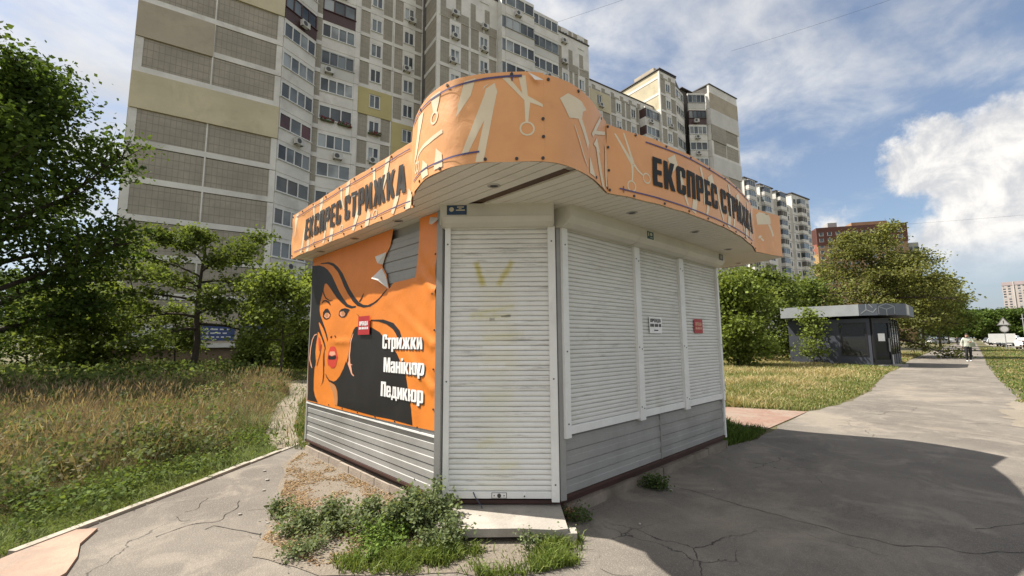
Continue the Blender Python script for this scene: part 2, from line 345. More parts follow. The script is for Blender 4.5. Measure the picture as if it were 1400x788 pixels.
ART = {
'hair_crown': [(0.006,2.591),(0.296,2.564),(0.47,2.519),(0.597,2.465),(0.727,2.381),(0.862,2.262),(1.007,2.14),(1.145,2.035),(1.276,1.957),(1.398,1.925),(1.522,1.922),(1.503,1.903),(1.374,1.899),(1.238,1.925),(1.093,1.986),(0.942,2.062),(0.781,2.16),(0.647,2.246),(0.562,2.286),(0.508,2.278),(0.482,2.211),(0.426,2.126),(0.374,2.053),(0.36,1.965),(0.373,1.888),(0.36,1.936),(0.404,1.862),(0.505,1.768),(0.609,1.676),(0.679,1.596),(0.717,1.538),(0.717,1.499),(0.686,1.528),(0.622,1.607),(0.537,1.677),(0.452,1.729),(0.372,1.772),(0.354,1.758),(0.418,1.68),(0.508,1.589),(0.594,1.51),(0.64,1.442),(0.654,1.384),(0.618,1.412),(0.573,1.47),(0.485,1.559),(0.398,1.62),(0.341,1.642),(0.331,1.571),(0.299,1.47),(0.292,1.369),(0.316,1.249),(0.315,1.19),(0.331,1.279),(0.285,1.153),(0.27,1.002),(0.281,0.854),(0.343,0.773),(0.434,0.714),(0.452,0.704),(0.054,0.698)],
'hair_ribbon': [(0.345,2.588),(0.612,2.569),(0.789,2.529),(0.938,2.461),(1.093,2.358),(1.214,2.25),(1.333,2.135),(1.467,2.034),(1.599,1.958),(1.723,1.92),(1.842,1.91),(1.976,1.933),(2.104,1.975),(2.206,2.028),(2.273,2.059),(2.273,2.047),(2.171,1.99),(2.046,1.933),(1.893,1.891),(1.726,1.888),(1.552,1.921),(1.42,1.982),(1.278,2.083),(1.159,2.186),(1.059,2.29),(0.932,2.401),(0.771,2.494),(0.608,2.545),(0.346,2.577)],
'hair_mass': [(1.611,1.676),(1.521,1.673),(1.459,1.638),(1.417,1.577),(1.387,1.515),(1.362,1.418),(1.328,1.321),(1.289,1.232),(1.283,1.268),(1.224,1.178),(1.123,1.084),(1.016,1.024),(0.925,1.003),(0.812,1.007),(0.755,1.02),(0.776,1.002),(0.964,0.971),(1.03,0.938),(1.075,0.891),(1.1,0.804),(1.094,0.723),(2.067,0.714),(2.389,0.722),(2.709,0.719),(2.834,0.717),(2.812,0.861),(2.776,0.968),(2.69,1.187),(2.507,1.382),(2.317,1.489),(2.12,1.601),(1.942,1.656)],
'hair_arch': [(1.922,1.742),(2.206,1.733),(2.425,1.689),(2.55,1.611),(2.588,1.548),(2.536,1.518),(2.482,1.579),(2.419,1.626),(2.274,1.682),(2.089,1.717),(1.923,1.729)],
'neck_shade': [(0.782,0.998),(0.958,0.968),(1.025,0.935),(1.069,0.89),(1.095,0.803),(1.086,0.725),(1.012,0.722),(0.988,0.794),(0.921,0.879),(0.833,0.947)],
'chin_line': [(0.674,1.084),(0.716,1.039),(0.796,1.011),(0.926,1),(0.925,1.007),(0.811,1.016),(0.74,1.046),(0.693,1.085)],
'lips': [(0.874,1.443),(0.814,1.438),(0.76,1.375),(0.73,1.308),(0.723,1.261),(0.755,1.195),(0.775,1.207),(0.854,1.172),(0.943,1.172),(0.998,1.203),(1.027,1.261),(1.05,1.313),(1.051,1.306),(1.009,1.379),(0.969,1.434),(0.921,1.443)],
'mouth': [(0.765,1.328),(0.875,1.316),(0.991,1.332),(1.012,1.305),(0.973,1.281),(0.783,1.276),(0.752,1.29)],
'teeth': [(0.781,1.338),(0.809,1.376),(0.951,1.38),(0.99,1.342),(0.874,1.321)],
'eye_l_white': [(0.544,1.841),(0.591,1.878),(0.693,1.878),(0.758,1.851),(0.737,1.818),(0.638,1.807)],
'eye_l_dark': [(0.497,1.838),(0.506,1.898),(0.585,1.938),(0.661,1.939),(0.728,1.901),(0.774,1.86),(0.763,1.826),(0.73,1.808),(0.647,1.794),(0.561,1.805)],
'eye_l_iris': [(0.59,1.844),(0.604,1.883),(0.667,1.884),(0.708,1.858),(0.698,1.829),(0.644,1.82)],
'eye_r_white': [(1.056,1.842),(1.075,1.873),(1.165,1.878),(1.216,1.848),(1.193,1.817),(1.115,1.811)],
'eye_r_dark': [(1.029,1.834),(1.047,1.884),(1.106,1.909),(1.206,1.912),(1.294,1.898),(1.338,1.887),(1.277,1.849),(1.247,1.819),(1.183,1.799),(1.093,1.805)],
'eye_r_iris': [(1.105,1.844),(1.12,1.876),(1.169,1.878),(1.203,1.853),(1.187,1.828),(1.143,1.823)],
'brow_l': [(0.444,2.03),(0.49,2.058),(0.588,2.057),(0.702,2.025),(0.763,1.978),(0.739,1.977),(0.673,2.008),(0.573,2.042),(0.492,2.039),(0.454,2.022)],
'brow_strand': [(0.472,2.212),(0.502,2.158),(0.584,2.089),(0.7,2.049),(0.824,2.039),(0.819,2.035),(0.685,2.042),(0.569,2.077),(0.48,2.147),(0.45,2.207)],
'nose_l': [(0.802,1.552),(0.812,1.571),(0.859,1.579),(0.856,1.565),(0.832,1.547)],
'nose_r': [(0.931,1.574),(0.942,1.585),(0.971,1.573),(0.987,1.555),(0.964,1.55)],
'nose_line': [(1,1.587),(1.018,1.568),(1.004,1.55),(1.011,1.568)],
'hand_line1': [(0.567,1.382),(0.603,1.261),(0.624,1.082),(0.603,0.985),(0.525,0.914),(0.581,0.984),(0.599,1.081),(0.572,1.26)],
'hand_line2': [(0.495,1.47),(0.446,1.332),(0.356,1.183),(0.378,1.184),(0.467,1.332),(0.514,1.47)],
'hand_line3': [(0.593,1.412),(0.593,1.296),(0.618,1.192),(0.638,1.193),(0.614,1.296),(0.613,1.412)],
'nail': [(0.377,1.571),(0.433,1.55),(0.467,1.49),(0.47,1.391),(0.426,1.381),(0.397,1.47)],
'earring_l': [(0.318,1.612),(0.222,1.598),(0.14,1.532),(0.09,1.408),(0.078,1.284),(0.121,1.175),(0.097,1.248),(0.192,1.143),(0.217,1.144),(0.133,1.249),(0.146,1.176),(0.115,1.285),(0.125,1.408),(0.169,1.527),(0.238,1.587),(0.324,1.601)],
'earring_r': [(1.457,1.594),(1.41,1.533),(1.377,1.436),(1.354,1.339),(1.361,1.261),(1.35,1.27),(1.339,1.237),(1.382,1.195),(1.453,1.123),(1.518,1.099),(1.53,1.11),(1.477,1.134),(1.447,1.198),(1.432,1.224),(1.482,1.231),(1.417,1.24),(1.396,1.282),(1.409,1.262),(1.39,1.34),(1.408,1.436),(1.435,1.528),(1.471,1.592)],
'thin_hair': [(1.598,1.969),(1.645,1.999),(1.709,2.053),(1.719,2.05),(1.67,1.991),(1.614,1.959)],
'hair_tip': [(1.534,1.836),(1.642,1.788),(1.642,1.779),(1.612,1.792)],
'tear': [(2.366,2.693),(2.349,2.647),(2.308,2.517),(2.226,2.447),(2.144,2.326),(2.151,2.306),(2.244,2.217),(2.316,2.053),(2.404,2.109),(2.629,2.114),(2.838,2.117),(2.869,2.248),(2.887,2.419),(2.878,2.687)],
'flap_a': [(2.23,2.463),(2.078,2.425),(2.119,2.349),(2.156,2.334)],
'flap_b': [(2.137,2.298),(2.038,2.188),(2.16,2.155),(2.31,2.054),(2.246,2.189)],
'corner_flap': [(3.085,2.67),(3.237,2.632),(3.238,2.595),(3.186,2.568),(3.131,2.591)],
'red_notice': [(1.641,1.792),(1.923,1.782),(1.928,1.577),(1.632,1.581)],
'text1': [(2.204,1.583),(2.207,1.424),(2.984,1.557),(2.986,1.419)],
'text2': [(2.245,1.334),(2.248,1.169),(3.025,1.311),(3.024,1.176)],
'text3': [(2.195,1.078),(2.198,0.918),(3.024,1.076),(3.016,0.936)],
'edge_top': [(0.053,2.653),(0.077,2.609)],
'edge_bot': [(0.056,0.686),(3.282,0.725)],
}
CRACKS = [
([(1.429,-0.329),(1.402,-0.710),(1.377,-1.099),(1.376,-1.408),(1.338,-1.733),(1.339,-1.936),(1.407,-2.152),(1.562,-2.267),(1.557,-2.370),(1.671,-2.516),(1.836,-2.677)],0.016,1),
([(-2.528,1.940),(-2.314,2.060),(-2.132,1.970),(-1.979,2.160),(-1.873,2.407)],0.022,2),
([(-2.228,1.847),(-2.145,1.894),(-2.044,1.625),(-1.925,1.427)],0.018,3),
([(-2.365,2.341),(-2.339,2.201),(-2.288,2.170)],0.014,4),
([(-2.290,2.415),(-2.206,2.436),(-2.080,2.706)],0.014,5),
([(-2.056,1.025),(-1.983,1.221),(-1.904,1.447)],0.016,6),
([(-1.878,2.060),(-1.766,2.002),(-1.607,2.008)],0.012,6.5),
([(8.675,-0.345),(8.379,-1.253),(8.293,-2.176),(8.628,-2.744)],0.03,7),
([(7.083,-1.168),(7.283,-1.461),(7.030,-1.940)],0.015,8),
([(10.729,-0.755),(10.750,-1.577),(11.007,-2.560)],0.03,9),
([(2.155,-2.449),(2.377,-2.578),(2.605,-2.711)],0.012,9.5),
([(-0.477,-0.740),(-0.434,-0.840),(-0.375,-0.926)],0.008,9.7),
([(2.957,-0.740),(2.734,-1.072)],0.008,9.9),
]
# ================================================================== the kiosk
grey_clad = M('grey_cladding',(.315,.31,.30),.45,.10,1.5,0.,.05,90,.35,.9,(.17,.16,.145))
white_metal = M('white_metal',(.80,.80,.785),.42,.06,2,0,0,0,.28,2.,(.36,.34,.30))
box_metal = M('shutter_box_metal',(.60,.59,.53),.45,.05,2,0,0,0,.25,1.5,(.36,.34,.29))
soffit_m = M('soffit_plastic',(.68,.655,.60),.5,.05,1.2,0,0,0,.25,1.1,(.34,.31,.26))
brown_m = M('brown_steel',(.060,.026,.020),.6,.2,4)
conc_m = M('concrete',(.36,.33,.29),.9,.16,2.5,0,.5,50,.45,1.6,(.16,.14,.115))
found_m = M('foundation_concrete',(.215,.18,.145),.92,.22,3,0,.6,45,.6,2.2,(.09,.07,.055))
brick_m = M('old_concrete_block',(.34,.285,.235),.9,.2,5,0,.5,40,.4,3,(.15,.12,.09))
dark_m = M('black_paint',(.02,.02,.02),.5,.1,4)
rivet_m = M('rivet',(.035,.03,.028),.4,.1,4)
cream_m = M('print_cream',(.78,.66,.47),.42,.05,3)
text_m = M('print_black',(.014,.013,.013),.7,.1,3)
blue_m = M('marker_blue',(.075,.065,.19),.5,.2,8)
paper_m = M('paper_white',(.88,.88,.88),.8,.05,8)
red_m = M('notice_red',(.42,.025,.03),.5,.08,8)
white_print = M('print_white',(.82,.82,.82),.4,.02,4)
vinylback = M('vinyl_back',(.62,.60,.57),.5,.05,4)
def vinyl(name, c, amt=.30):
    b=NB(name)
    n=b.noi(1.6,4,.6); col=b.mix(b.ramp(n,.3,.7),mul(c,.93),mul(c,1.06))
    col=b.mix(b.ramp(b.noi(2.3,6,.7,dist=.6),.5,.75,0,amt),col,(c[0]*.62,c[1]*.62,c[2]*.8))
    b.set('Base Color',col); b.set('Roughness',.42)
    wr=b.noi(7,5,.6,dist=.8); b.bump(wr,.35,.012); return b.m
orange_m = vinyl('vinyl_orange_canopy',(.78,.37,.145))
orange_b = vinyl('vinyl_orange_wall',(.74,.225,.032),.16)
black_b = M('print_hair_black',(.014,.013,.015),.42,.1,3)
skin_shade = M('print_shade',(.50,.22,.085),.45,.05,4)
lip_m = M('print_red',(.60,.055,.035),.45,.05,4)
pink_m = M('print_pink',(.72,.36,.24),.45,.05,4)

def slat_mat(name, base, door=False):
    b=NB(name); c=base
    n=b.noi(1.3,5,.6); col=b.mix(b.ramp(n,.3,.7),mul(c,.94),mul(c,1.05))
    st=b.scale(b.pos,(1.2,1.2,16)); sc=b.noi(2.1,6,.72,vec=st)
    col=b.mix(b.ramp(sc,.52,.72,0,.62),col,(.22,.20,.165))
    blot=b.noi(.9,5,.65,dist=.7); col=b.mix(b.ramp(blot,.50,.70,0,.42),col,(.42,.40,.325))
    if door:
        x=b.mth('ADD',b.dot(b.pos,(.7071,-.7071,0)),1.038)      # metres along the door
        z=b.dot(b.pos,(0,0,1))
        wob=b.mth('MULTIPLY_ADD',b.noi(14,4,.6),.05,-.025)
        def seg(x0,z0,x1,z1,w,soft,amt):
            L=math.hypot(x1-x0,z1-z0); ux,uz=(x1-x0)/L,(z1-z0)/L
            al=b.mth('ADD',b.mth('MULTIPLY_ADD',x,ux,-(x0*ux+z0*uz)),b.mth('MULTIPLY',z,uz))
            pe=b.mth('ADD',b.mth('MULTIPLY_ADD',x,-uz,x0*uz-z0*ux),b.mth('MULTIPLY',z,ux))
            pe=b.mth('ADD',b.mth('ABSOLUTE',pe),wob)
            da=b.mth('SUBTRACT',b.mth('ABSOLUTE',b.mth('SUBTRACT',al,L/2)),L/2)
            d=b.mth('MAXIMUM',pe,da)
            return b.ramp(d,w+soft,w-soft,0,amt)
        pale=(.78,.75,.60); yel=(.55,.47,.03); wht=(.85,.85,.83)
        col=b.mix(seg(.50,2.0,.52,1.40,.15,.07,.45),col,pale)
        col=b.mix(seg(.50,1.2,.50,.30,.14,.12,.16),col,(.70,.67,.42))
        for q in ((.28,1.735,.64,1.80,.012,.022,.5),(.26,1.70,.60,1.72,.01,.02,.45),(.40,1.52,.72,1.56,.012,.03,.4),(.35,.60,.45,.64,.02,.04,.35),(.55,.42,.66,.44,.02,.04,.35),(.42,1.0,.6,1.02,.03,.06,.2)):
            col=b.mix(seg(*q),col,(.66,.61,.22))
        col=b.mix(seg(.323,2.188,.376,2.013,.020,.024,.72),col,yel)
        col=b.mix(seg(.635,2.198,.528,2.012,.018,.024,.66),col,yel)
        for q in ((.40,1.44,.78,1.445,.018,.014,.9),(.36,1.28,.56,1.285,.016,.012,.9),(.52,1.66,.72,1.672,.010,.012,.7)):
            col=b.mix(seg(*q),col,wht)
        for q in ((.55,1.715,.62,1.72,.007,.008,.7),(.45,1.69,.47,1.69,.012,.01,.6)):
            col=b.mix(seg(*q),col,(.12,.115,.11))
    b.set('Base Color',col); b.set('Roughness',.45); return b.m
door_slat_m = slat_mat('door_slat_enamel',(.79,.79,.77),True)
win_slat_m = slat_mat('window_slat_enamel',(.68,.675,.645))

K = thing('hair_salon_kiosk','corner kiosk with orange canopy, closed white roller shutters and grey cladding','kiosk')
WX=-.734; DW=1.038; ZS=2.70; RL=3.55; LL=3.24; BK=WX+.0
D45=-R(45)
# inner body (walls) : one closed prism just inside the cladding
b=MB().mat(grey_clad); b.prism([(-.70,.75),(.015,.03),(3.53,.03),(3.53,3.95),(-.70,3.95)],.16,2.705); b.build('wall_core',K)
# base: brown steel frame and concrete blocks
b=MB().mat(brown_m); b.prism([(-.69,.72),(.0,.02),(3.54,.02),(3.54,3.96),(-.69,3.96)],.07,.16); b.build('base_frame',K)
def row_blocks(p0,p1,h,th,ln,name):
    p0=Vector((*p0,0)); p1=Vector((*p1,0)); d=(p1-p0); L=d.length; d/=L; a=math.atan2(d.y,d.x); x=0; i=0
    while x<L-.02:
        l=min(ln*rnd.uniform(.85,1.15),L-x); bb=MB().mat(found_m if name=='foundation_block' else brick_m)
        t=rnd.uniform(-.008,.008); bb.box(.004,l-.004,-th+t,th,-.06,h+rnd.uniform(-.012,.0)); bb.build(name,K,p0+d*x,a); x+=l
row_blocks((.06,0.0),(3.56,0.0),.092,.035,.62,'foundation_block')
row_blocks((-.72,3.95),(-.72,.85),.092,.035,.30,'foundation_brick')
row_blocks((-.66,.72),(-.0,.06),.088,.03,.5,'foundation_block')
# siding planks
PH=.121
def plank_prof(h=PH): return [(0,0),(-.009,.003),(-.010,h*.50),(-.003,h*.54),(-.004,h*.94),(.003,h*.965),(.003,h),(.012,h),(.012,0)]
def plank_mesh(L):
    return MB().mat(grey_clad).profx(plank_prof(),0,L).mesh('siding_plank')
mp=plank_mesh(LL-.02)
def plank_run(name, me, x,y,z0,n,rz):
    for k in range(n): obj(name, me, K, (x,y,z0+k*PH), rz)
plank_run('siding_plank',mp,WX-.003,3.974-.01,.172,20,-R(90))
m1=plank_mesh(1.74-.055); m2_=plank_mesh(RL-1.755-.03)
plank_run('siding_plank',m1,.055,-.003,.172,4,0); plank_run('siding_plank',m2_,1.755,-.003,.172,4,0)
# trims
def box_part(name,x0,x1,y0,y1,z0,z1,mat,parent=K,loc=(0,0,0),rz=0.): return MB().mat(mat).box(x0,x1,y0,y1,z0,z1).build(name,parent,loc,rz)
box_part('cladding_trim',0,LL-.02,-.027,-.005,.655,.672,white_metal,K,(WX,3.974-.01,0),-R(90))
box_part('cladding_trim',1.738,1.757,-.018,.0,.172,.665,grey_clad)
box_part('corner_post',-.030,.030,-.030,.03,.14,2.70,grey_clad,K,(WX-.008,.734+.004,0),-R(67.5))
box_part('corner_post',-.005,.055,-.026,.03,.14,2.70,grey_clad,K,(.0,.0,0),-R(15))
box_part('corner_post',-.03,.012,-.03,.02,.14,2.70,white_metal,K,(RL,.0,0),0)
box_part('corner_post',-.02,.02,-.03,.02,.14,2.70,grey_clad,K,(WX,3.974,0),0)
# ---- roller shutters
def slat_mesh(L,mat,h=.042,d=.0115):
    b=MB().mat(mat); b.smooth=False
    return b.profx([(0,0),(-d*.52,h*.05),(-d*.91,h*.24),(-d,h*.48),(-d*.83,h*.74),(-d*.43,h*.94),(0,h),(.004,h),(.004,0)],0,L).mesh('slat')
def shutter(name, loc, rz, x0, x1, z0, z1, ztop, gl, gr, smat, barh, pitch=.0455, botrail=0.):
    S=MB().mat(grey_clad).box(x0+gl,x1-gr,-.010,-.002,z0,ztop).build(name,K,loc,rz)
    for a_,c_ in ((x0,x0+gl),(x1-gr,x1)): MB().mat(white_metal).box(a_,c_,-.06,-.004,z0-.02,ztop).build('guide_rail',S)
    zb=z0+botrail
    bb=MB().mat(white_metal).profx([(-.012,zb+.004),(-.044,zb+.004),(-.044,zb+barh-.006),(-.034,zb+barh),(-.012,zb+barh)],x0+gl-.008,x1-gr+.008); bb.build('bottom_bar',S)
    me=slat_mesh(x1-x0-gl-gr+.01,smat,pitch*.94,.0105 if pitch>.042 else .0075); z=zb+barh+.003
    while z<z1:
        obj('slat',me,S,(x0+gl-.005,-.022,z)); z+=pitch
    sc=MB().mat(rivet_m)
    for zz in (z0+.10,(z0+ztop)*.5-.2,ztop-.16):
        sc.disc((x0+gl*.5,-.06,zz),(0,-1,0),.007,8); sc.disc((x1-gr*.5,-.06,zz+.02),(0,-1,0),.007,8)
    sc.build('screws',S); return S
DL=(WX,.734,0)
S0=shutter('door_shutter',DL,D45,.036,1.032,.165,2.53,2.53,.05,.066,door_slat_m,.058,.0440)
lp=MB().mat(rivet_m); lp.box(.455,.585,-.0465,-.044,.172,.218); lp.mat(white_metal); lp.box(.46,.58,-.0485,-.0465,.176,.214); lp.mat(rivet_m).disc((.52,-.0485,.194),(0,-1,0),.017,12); lp.disc((.478,-.0485,.194),(0,-1,0),.005,8); lp.disc((.562,-.0485,.194),(0,-1,0),.005,8); lp.build('lock_plate',S0)
lp=MB().mat(white_print).box(.722,.748,-.052,-.044,.176,.214); lp.mat(rivet_m).disc((.735,-.052,.19),(0,-1,0),.007,8); lp.build('lock_tab',S0)
cable_m=M('blue_cable',(.04,.05,.09),.5,.1,4)
MB().mat(cable_m).tube([(.30,-.05,.222),(.315,-.06,.19),(.345,-.075,.155),(.375,-.085,.12),(.385,-.10,.09),(.37,-.11,.076)],.0045,6).build('cable_stub',S0)
B0=MB().mat(box_metal).profx([(.02,2.705),(-.20,2.705),(-.20,2.595),(-.165,2.545),(-.10,2.522),(.02,2.522)],.018,1.012); B0=B0.build('shutter_box',K,DL,D45)
b=MB().mat(box_metal); b.box(.014,.018,-.202,.02,2.52,2.705); b.box(1.012,1.016,-.202,.02,2.52,2.705); b.box(.018,1.012,-.204,-.2,2.69,2.704); b.box(.018,1.012,-.2035,-.2,2.588,2.594); b.build('end_cap',B0)
S1=shutter('window_shutter',(0,0,0),0,.03,1.315,.672,2.53,2.53,.075,.052,win_slat_m,.075,.0392,.0)
S2=shutter('window_shutter',(0,0,0),0,1.315,2.37,.672,2.53,2.53,.052,.06,win_slat_m,.075,.0392,.0)
S3=shutter('window_shutter',(0,0,0),0,2.37,3.52,.672,2.53,2.53,.06,.055,win_slat_m,.075,.0392,.0)
bx=[(-.02,1.16),(1.16,2.30),(2.30,3.46)]
for i,(a,c) in enumerate(bx):
    r=.20-.004*i
    B=MB().mat(box_metal).profx([(.02,2.705),(-r,2.705),(-r,2.60),(-r+.04,2.548),(-.10,2.524),(.02,2.524)],a+.006,c-.003).build('shutter_box',K)
    MB().mat(box_metal).profx([(.018,2.703),(-r-.004,2.703),(-r-.004,2.598),(-r+.038,2.544),(-.10,2.519),(.018,2.519)],a,a+.006).build('end_cap',B)
# red-brown sill under the right cladding
box_part('sill_strip',.05,3.54,-.022,.02,.145,.170,brown_m); box_part('sill_strip',0,DW,-.02,.02,.12,.15,brown_m,K,DL,D45)
box_part('sill_strip',0,LL,-.02,.02,.145,.170,brown_m,K,(WX,3.974,0),-R(90))
# ---- canopy
ROUND=[(-.99,.80),(-1.10,.65),(-1.22,.38),(-1.30,.10),(-1.295,-.16),(-1.22,-.33),(-1.13,-.45),(-1.05,-.536),(-.887,-.675),(-.757,-.728),(-.58,-.734),(-.374,-.70),(-.132,-.62),(-.02,-.584)]
RIGHT=[(-.02,-.584),(.22,-.64),(.6,-.715),(1.135,-.773),(1.87,-.781),(2.5,-.742),(3.1,-.66),(3.3,-.62),(3.6,-.55)]
ENDC=[(4.317,-.68),(4.55,-.25),(4.66,.3),(4.5,.9),(4.33,1.5),(4.30,2.2),(4.30,4.15)]
SEG=dict(left=np.array([(-.99,4.15),(-.99,.8)]),round=crom(ROUND),right=crom(RIGHT),end=np.array([(3.6,-.55),(4.317,-.68)]),side=crom(ENDC))
OUT=np.vstack([SEG['left'],SEG['round'][1:],SEG['right'][1:],SEG['end'][1:],SEG['side'][1:]])
roof_m=M('roof_felt',(.11,.10,.095),.9,.2,2)
fascia_m=M('fascia_board',(.34,.30,.26),.6,.1,2)
def inset(pts,d):
    out=[]; n=len(pts)
    for i in range(n):
        a,c=pts[max(i-1,0)],pts[min(i+1,n-1)]; t=(c-a)/ (np.hypot(*(c-a))+1e-9); out.append(pts[i]+np.array([-t[1],t[0]])*d)
    return np.array(out)
inn=inset(OUT,.012)
b=MB().mat(fascia_m)
b.prism([tuple(p) for p in inn]+[(4.28,4.13),(-.975,4.13)],2.722,3.27); b.build('canopy_core',K)
b=MB().mat(roof_m); b.prism([tuple(p) for p in inset(OUT,-.004)]+[(4.30,4.16),(-.985,4.16)],3.272,3.300); b.build('canopy_roof',K)
def curve_fn(seg):
    pl=SEG[seg]; ds=np.hypot(*np.diff(pl,axis=0).T); cs=np.concatenate([[0],np.cumsum(ds)])
    def at(s):
        s=min(max(s,0),cs[-1]); i=min(np.searchsorted(cs,s,side='right')-1,len(ds)-1); k=(s-cs[i])/ds[i]
        p=pl[i]*(1-k)+pl[i+1]*k
        t0=pl[i+1]-pl[i]; t0=t0/np.hypot(*t0)
        if len(pl)>2:
            j=i-1 if k<.5 else i+1; j=min(max(j,0),len(ds)-1); t1=pl[j+1]-pl[j]; t1=t1/np.hypot(*t1); w=abs(k-.5); t0=t0*(1-w)+t1*w; t0/=np.hypot(*t0)
        return p,np.array([t0[1],-t0[0]])
    return at,cs[-1]
def fascia_surf(seg, seed, amp=.010):
    at,L=curve_fn(seg)
    def surf(s,z,off):
        p,nr=at(s)
        w=noise.noise(Vector((s*3.1+z*2.2,z*2.6-s*.8,seed)))*amp+noise.noise(Vector((s*9,z*6+s*5,seed+3)))*amp*.35
        e=max(0,1-abs(z-2.7)/.10)+max(0,1-abs(z-3.32)/.10)
        w*= (1-.6*min(e,1)); zz=z+(noise.noise(Vector((s*4,z,seed+9)))*.010 if (z<2.72 or z>3.3) else 0)
        o=.014+off+w; return Vector((p[0]+nr[0]*o,p[1]+nr[1]*o,zz))
    return surf,L
def rect(a,b_,c,d): return [(a,c),(b_,c),(b_,d),(a,d)]
def rivets(seg,surf,L,spots):
    b=MB().mat(rivet_m); at,_=curve_fn(seg)
    for s,z in spots:
        p=surf(s,z,.002); nr=at(s)[1]; b.disc(p,(nr[0],nr[1],0),.0115,8,.006)
    return b
def scissors(cx,cz,sc,rot,spread=.20):
    """open scissors: two blades up, ring handles below"""
    out=[]
    def tr(x,y): return (cx+(x*math.cos(rot)-y*math.sin(rot))*sc, cz+(x*math.sin(rot)+y*math.cos(rot))*sc)
    for sgn in (-1,1):
        a=spread*sgn
        def rr(x,y): return tr(x*math.cos(a)-y*math.sin(a), x*math.sin(a)+y*math.cos(a))
        blade=[rr(-.045*sgn,.0),rr(.05*sgn,.02),rr(.045*sgn,.45),rr(0,.98),rr(-.03*sgn,.5)]
        out.append(blade)
        hx=-.20*sgn
        sp=[rr(0,-.02),rr(-.02*sgn,-.25),rr(-.05*sgn,-.50)]
        out.append(stroke(sp,[.09*sc,.06*sc,.05*sc]))
        c=rr(-.06*sgn,-.66)
        out.append(('ring',c,.15*sc,.10*sc))
    return out
def print_each(name, sh, surf, mats, parent, step):
    for q in sh: drape(name,[q],surf,mats,parent,step)
def shapes_to(sh, lst, off0, mi):
    o=off0
    for q in lst:
        if isinstance(q,tuple) and q[0]=='ring': sh.append(([ell(q[1][0],q[1][1],q[2],q[2],20), ell(q[1][0],q[1][1],q[3],q[3],20)[::-1]],o,mi))
        else: sh.append((q,o,mi))
        o+=.00022
    return o
# --- round banner (two sheets, seam at s=1.71)
sfR,LR=fascia_surf('round',2.)
Z0,Z1=2.695,3.335
grid_sheet('round_banner',0,1.708,Z0,Z1,sfR,orange_m,K)
grid_sheet('round_banner',1.7085,LR,Z0,Z1-.01,sfR,orange_m,K)
sh=[]; o=.0012
lst=[[(1.373,3.264),(1.392,3.20),(1.297,2.70),(1.241,2.70),(1.302,2.995),(1.184,2.76),(1.143,2.772),(1.302,3.180),(1.312,3.225)],
 [(1.30,3.232),(1.345,3.27),(1.30,3.245),(1.285,3.215)],
 [(1.157,3.30),(1.24,3.31),(1.205,3.19),(1.097,3.05),(1.112,3.145)],
 [(1.428,3.292),(1.47,3.30),(1.562,3.18),(1.536,3.305),(1.585,3.305),(1.60,3.162),(1.70,3.105),(1.70,3.085),(1.615,3.115),(1.600,2.975),(1.580,2.975),(1.575,3.13)],
 ('ring',(1.592,2.924),.052,.040),
 [(1.823,3.172),(1.90,3.236),(2.06,3.24),(2.13,3.20),(2.075,3.165),(2.055,3.10),(2.161,2.957),(2.14,2.90),(2.009,3.085),(1.909,3.056)],
 stroke([(.98,2.98),(.80,2.965),(.60,2.955),(.53,2.92)],[.03,.035,.03,.05]), ('ring',(.48,2.88),.05,.032), ('ring',(.56,2.86),.045,.03),
 [(.55,3.27),(.70,3.25),(.52,2.98),(.40,2.93)],
 [(.82,3.30),(.95,3.30),(.90,3.14),(.86,3.17)], ('ring',(.875,3.12),.05,.034),
 [(.70,2.86),(.78,2.80),(.80,2.71),(.70,2.71),(.66,2.76)], [(.90,2.88),(.97,2.82),(.98,2.72),(.88,2.72)],
 [(2.312,3.06),(2.40,2.96),(2.36,2.965),(2.50,2.70),(2.43,2.70),(2.285,2.97),(2.235,2.975)],
 [(2.167,2.857),(2.26,2.72),(2.15,2.72)],
 stroke([(2.44,3.28),(2.30,3.13),(2.22,3.04)],[.03,.035,.03]), [(2.25,3.09),(2.55,3.21),(2.55,3.18),(2.25,3.06)],
 [(2.52,3.1),(2.56,3.05),(2.57,2.74),(2.53,2.74)], stroke([(1.96,3.02),(2.06,2.84),(2.12,2.76)],[.008,.012,.008])]
shapes_to(sh,lst,o,0)
print_each('printed_tool',sh,sfR,[cream_m],K,.02)
drape('marker_line',[(stroke([(.3,3.31),(.7,3.285),(1.02,3.278),(1.33,3.297),(1.56,3.304)],.012),.0062,0),(stroke([(.38,2.80),(.93,2.765),(1.27,2.773)],.012),.0062,0),(rect(1.487,1.497,3.27,3.33),.0066,0)],sfR,[blue_m],K,.02)
rivets('round',sfR,LR,[(.30,2.73),(.62,2.72),(.95,2.715),(1.31,2.715),(1.52,2.715),(1.695,2.72),(2.28,2.73),(2.58,2.74),(.62,3.30),(1.02,3.31),(1.49,3.315),(1.74,3.29),(1.70,3.0),(1.70,2.87),(2.02,3.30),(2.45,3.28)]).build('rivets',K)['kind']='stuff'
# torn white flap at the top
b=MB().mat(vinylback); p=[sfR(1.60,3.325,.012),sfR(1.70,3.262,.035),sfR(1.645,3.262,.030),sfR(1.617,3.305,.02)]
b.add(p,[(0,1,2),(0,2,3)]); b.build('torn_flap',K)
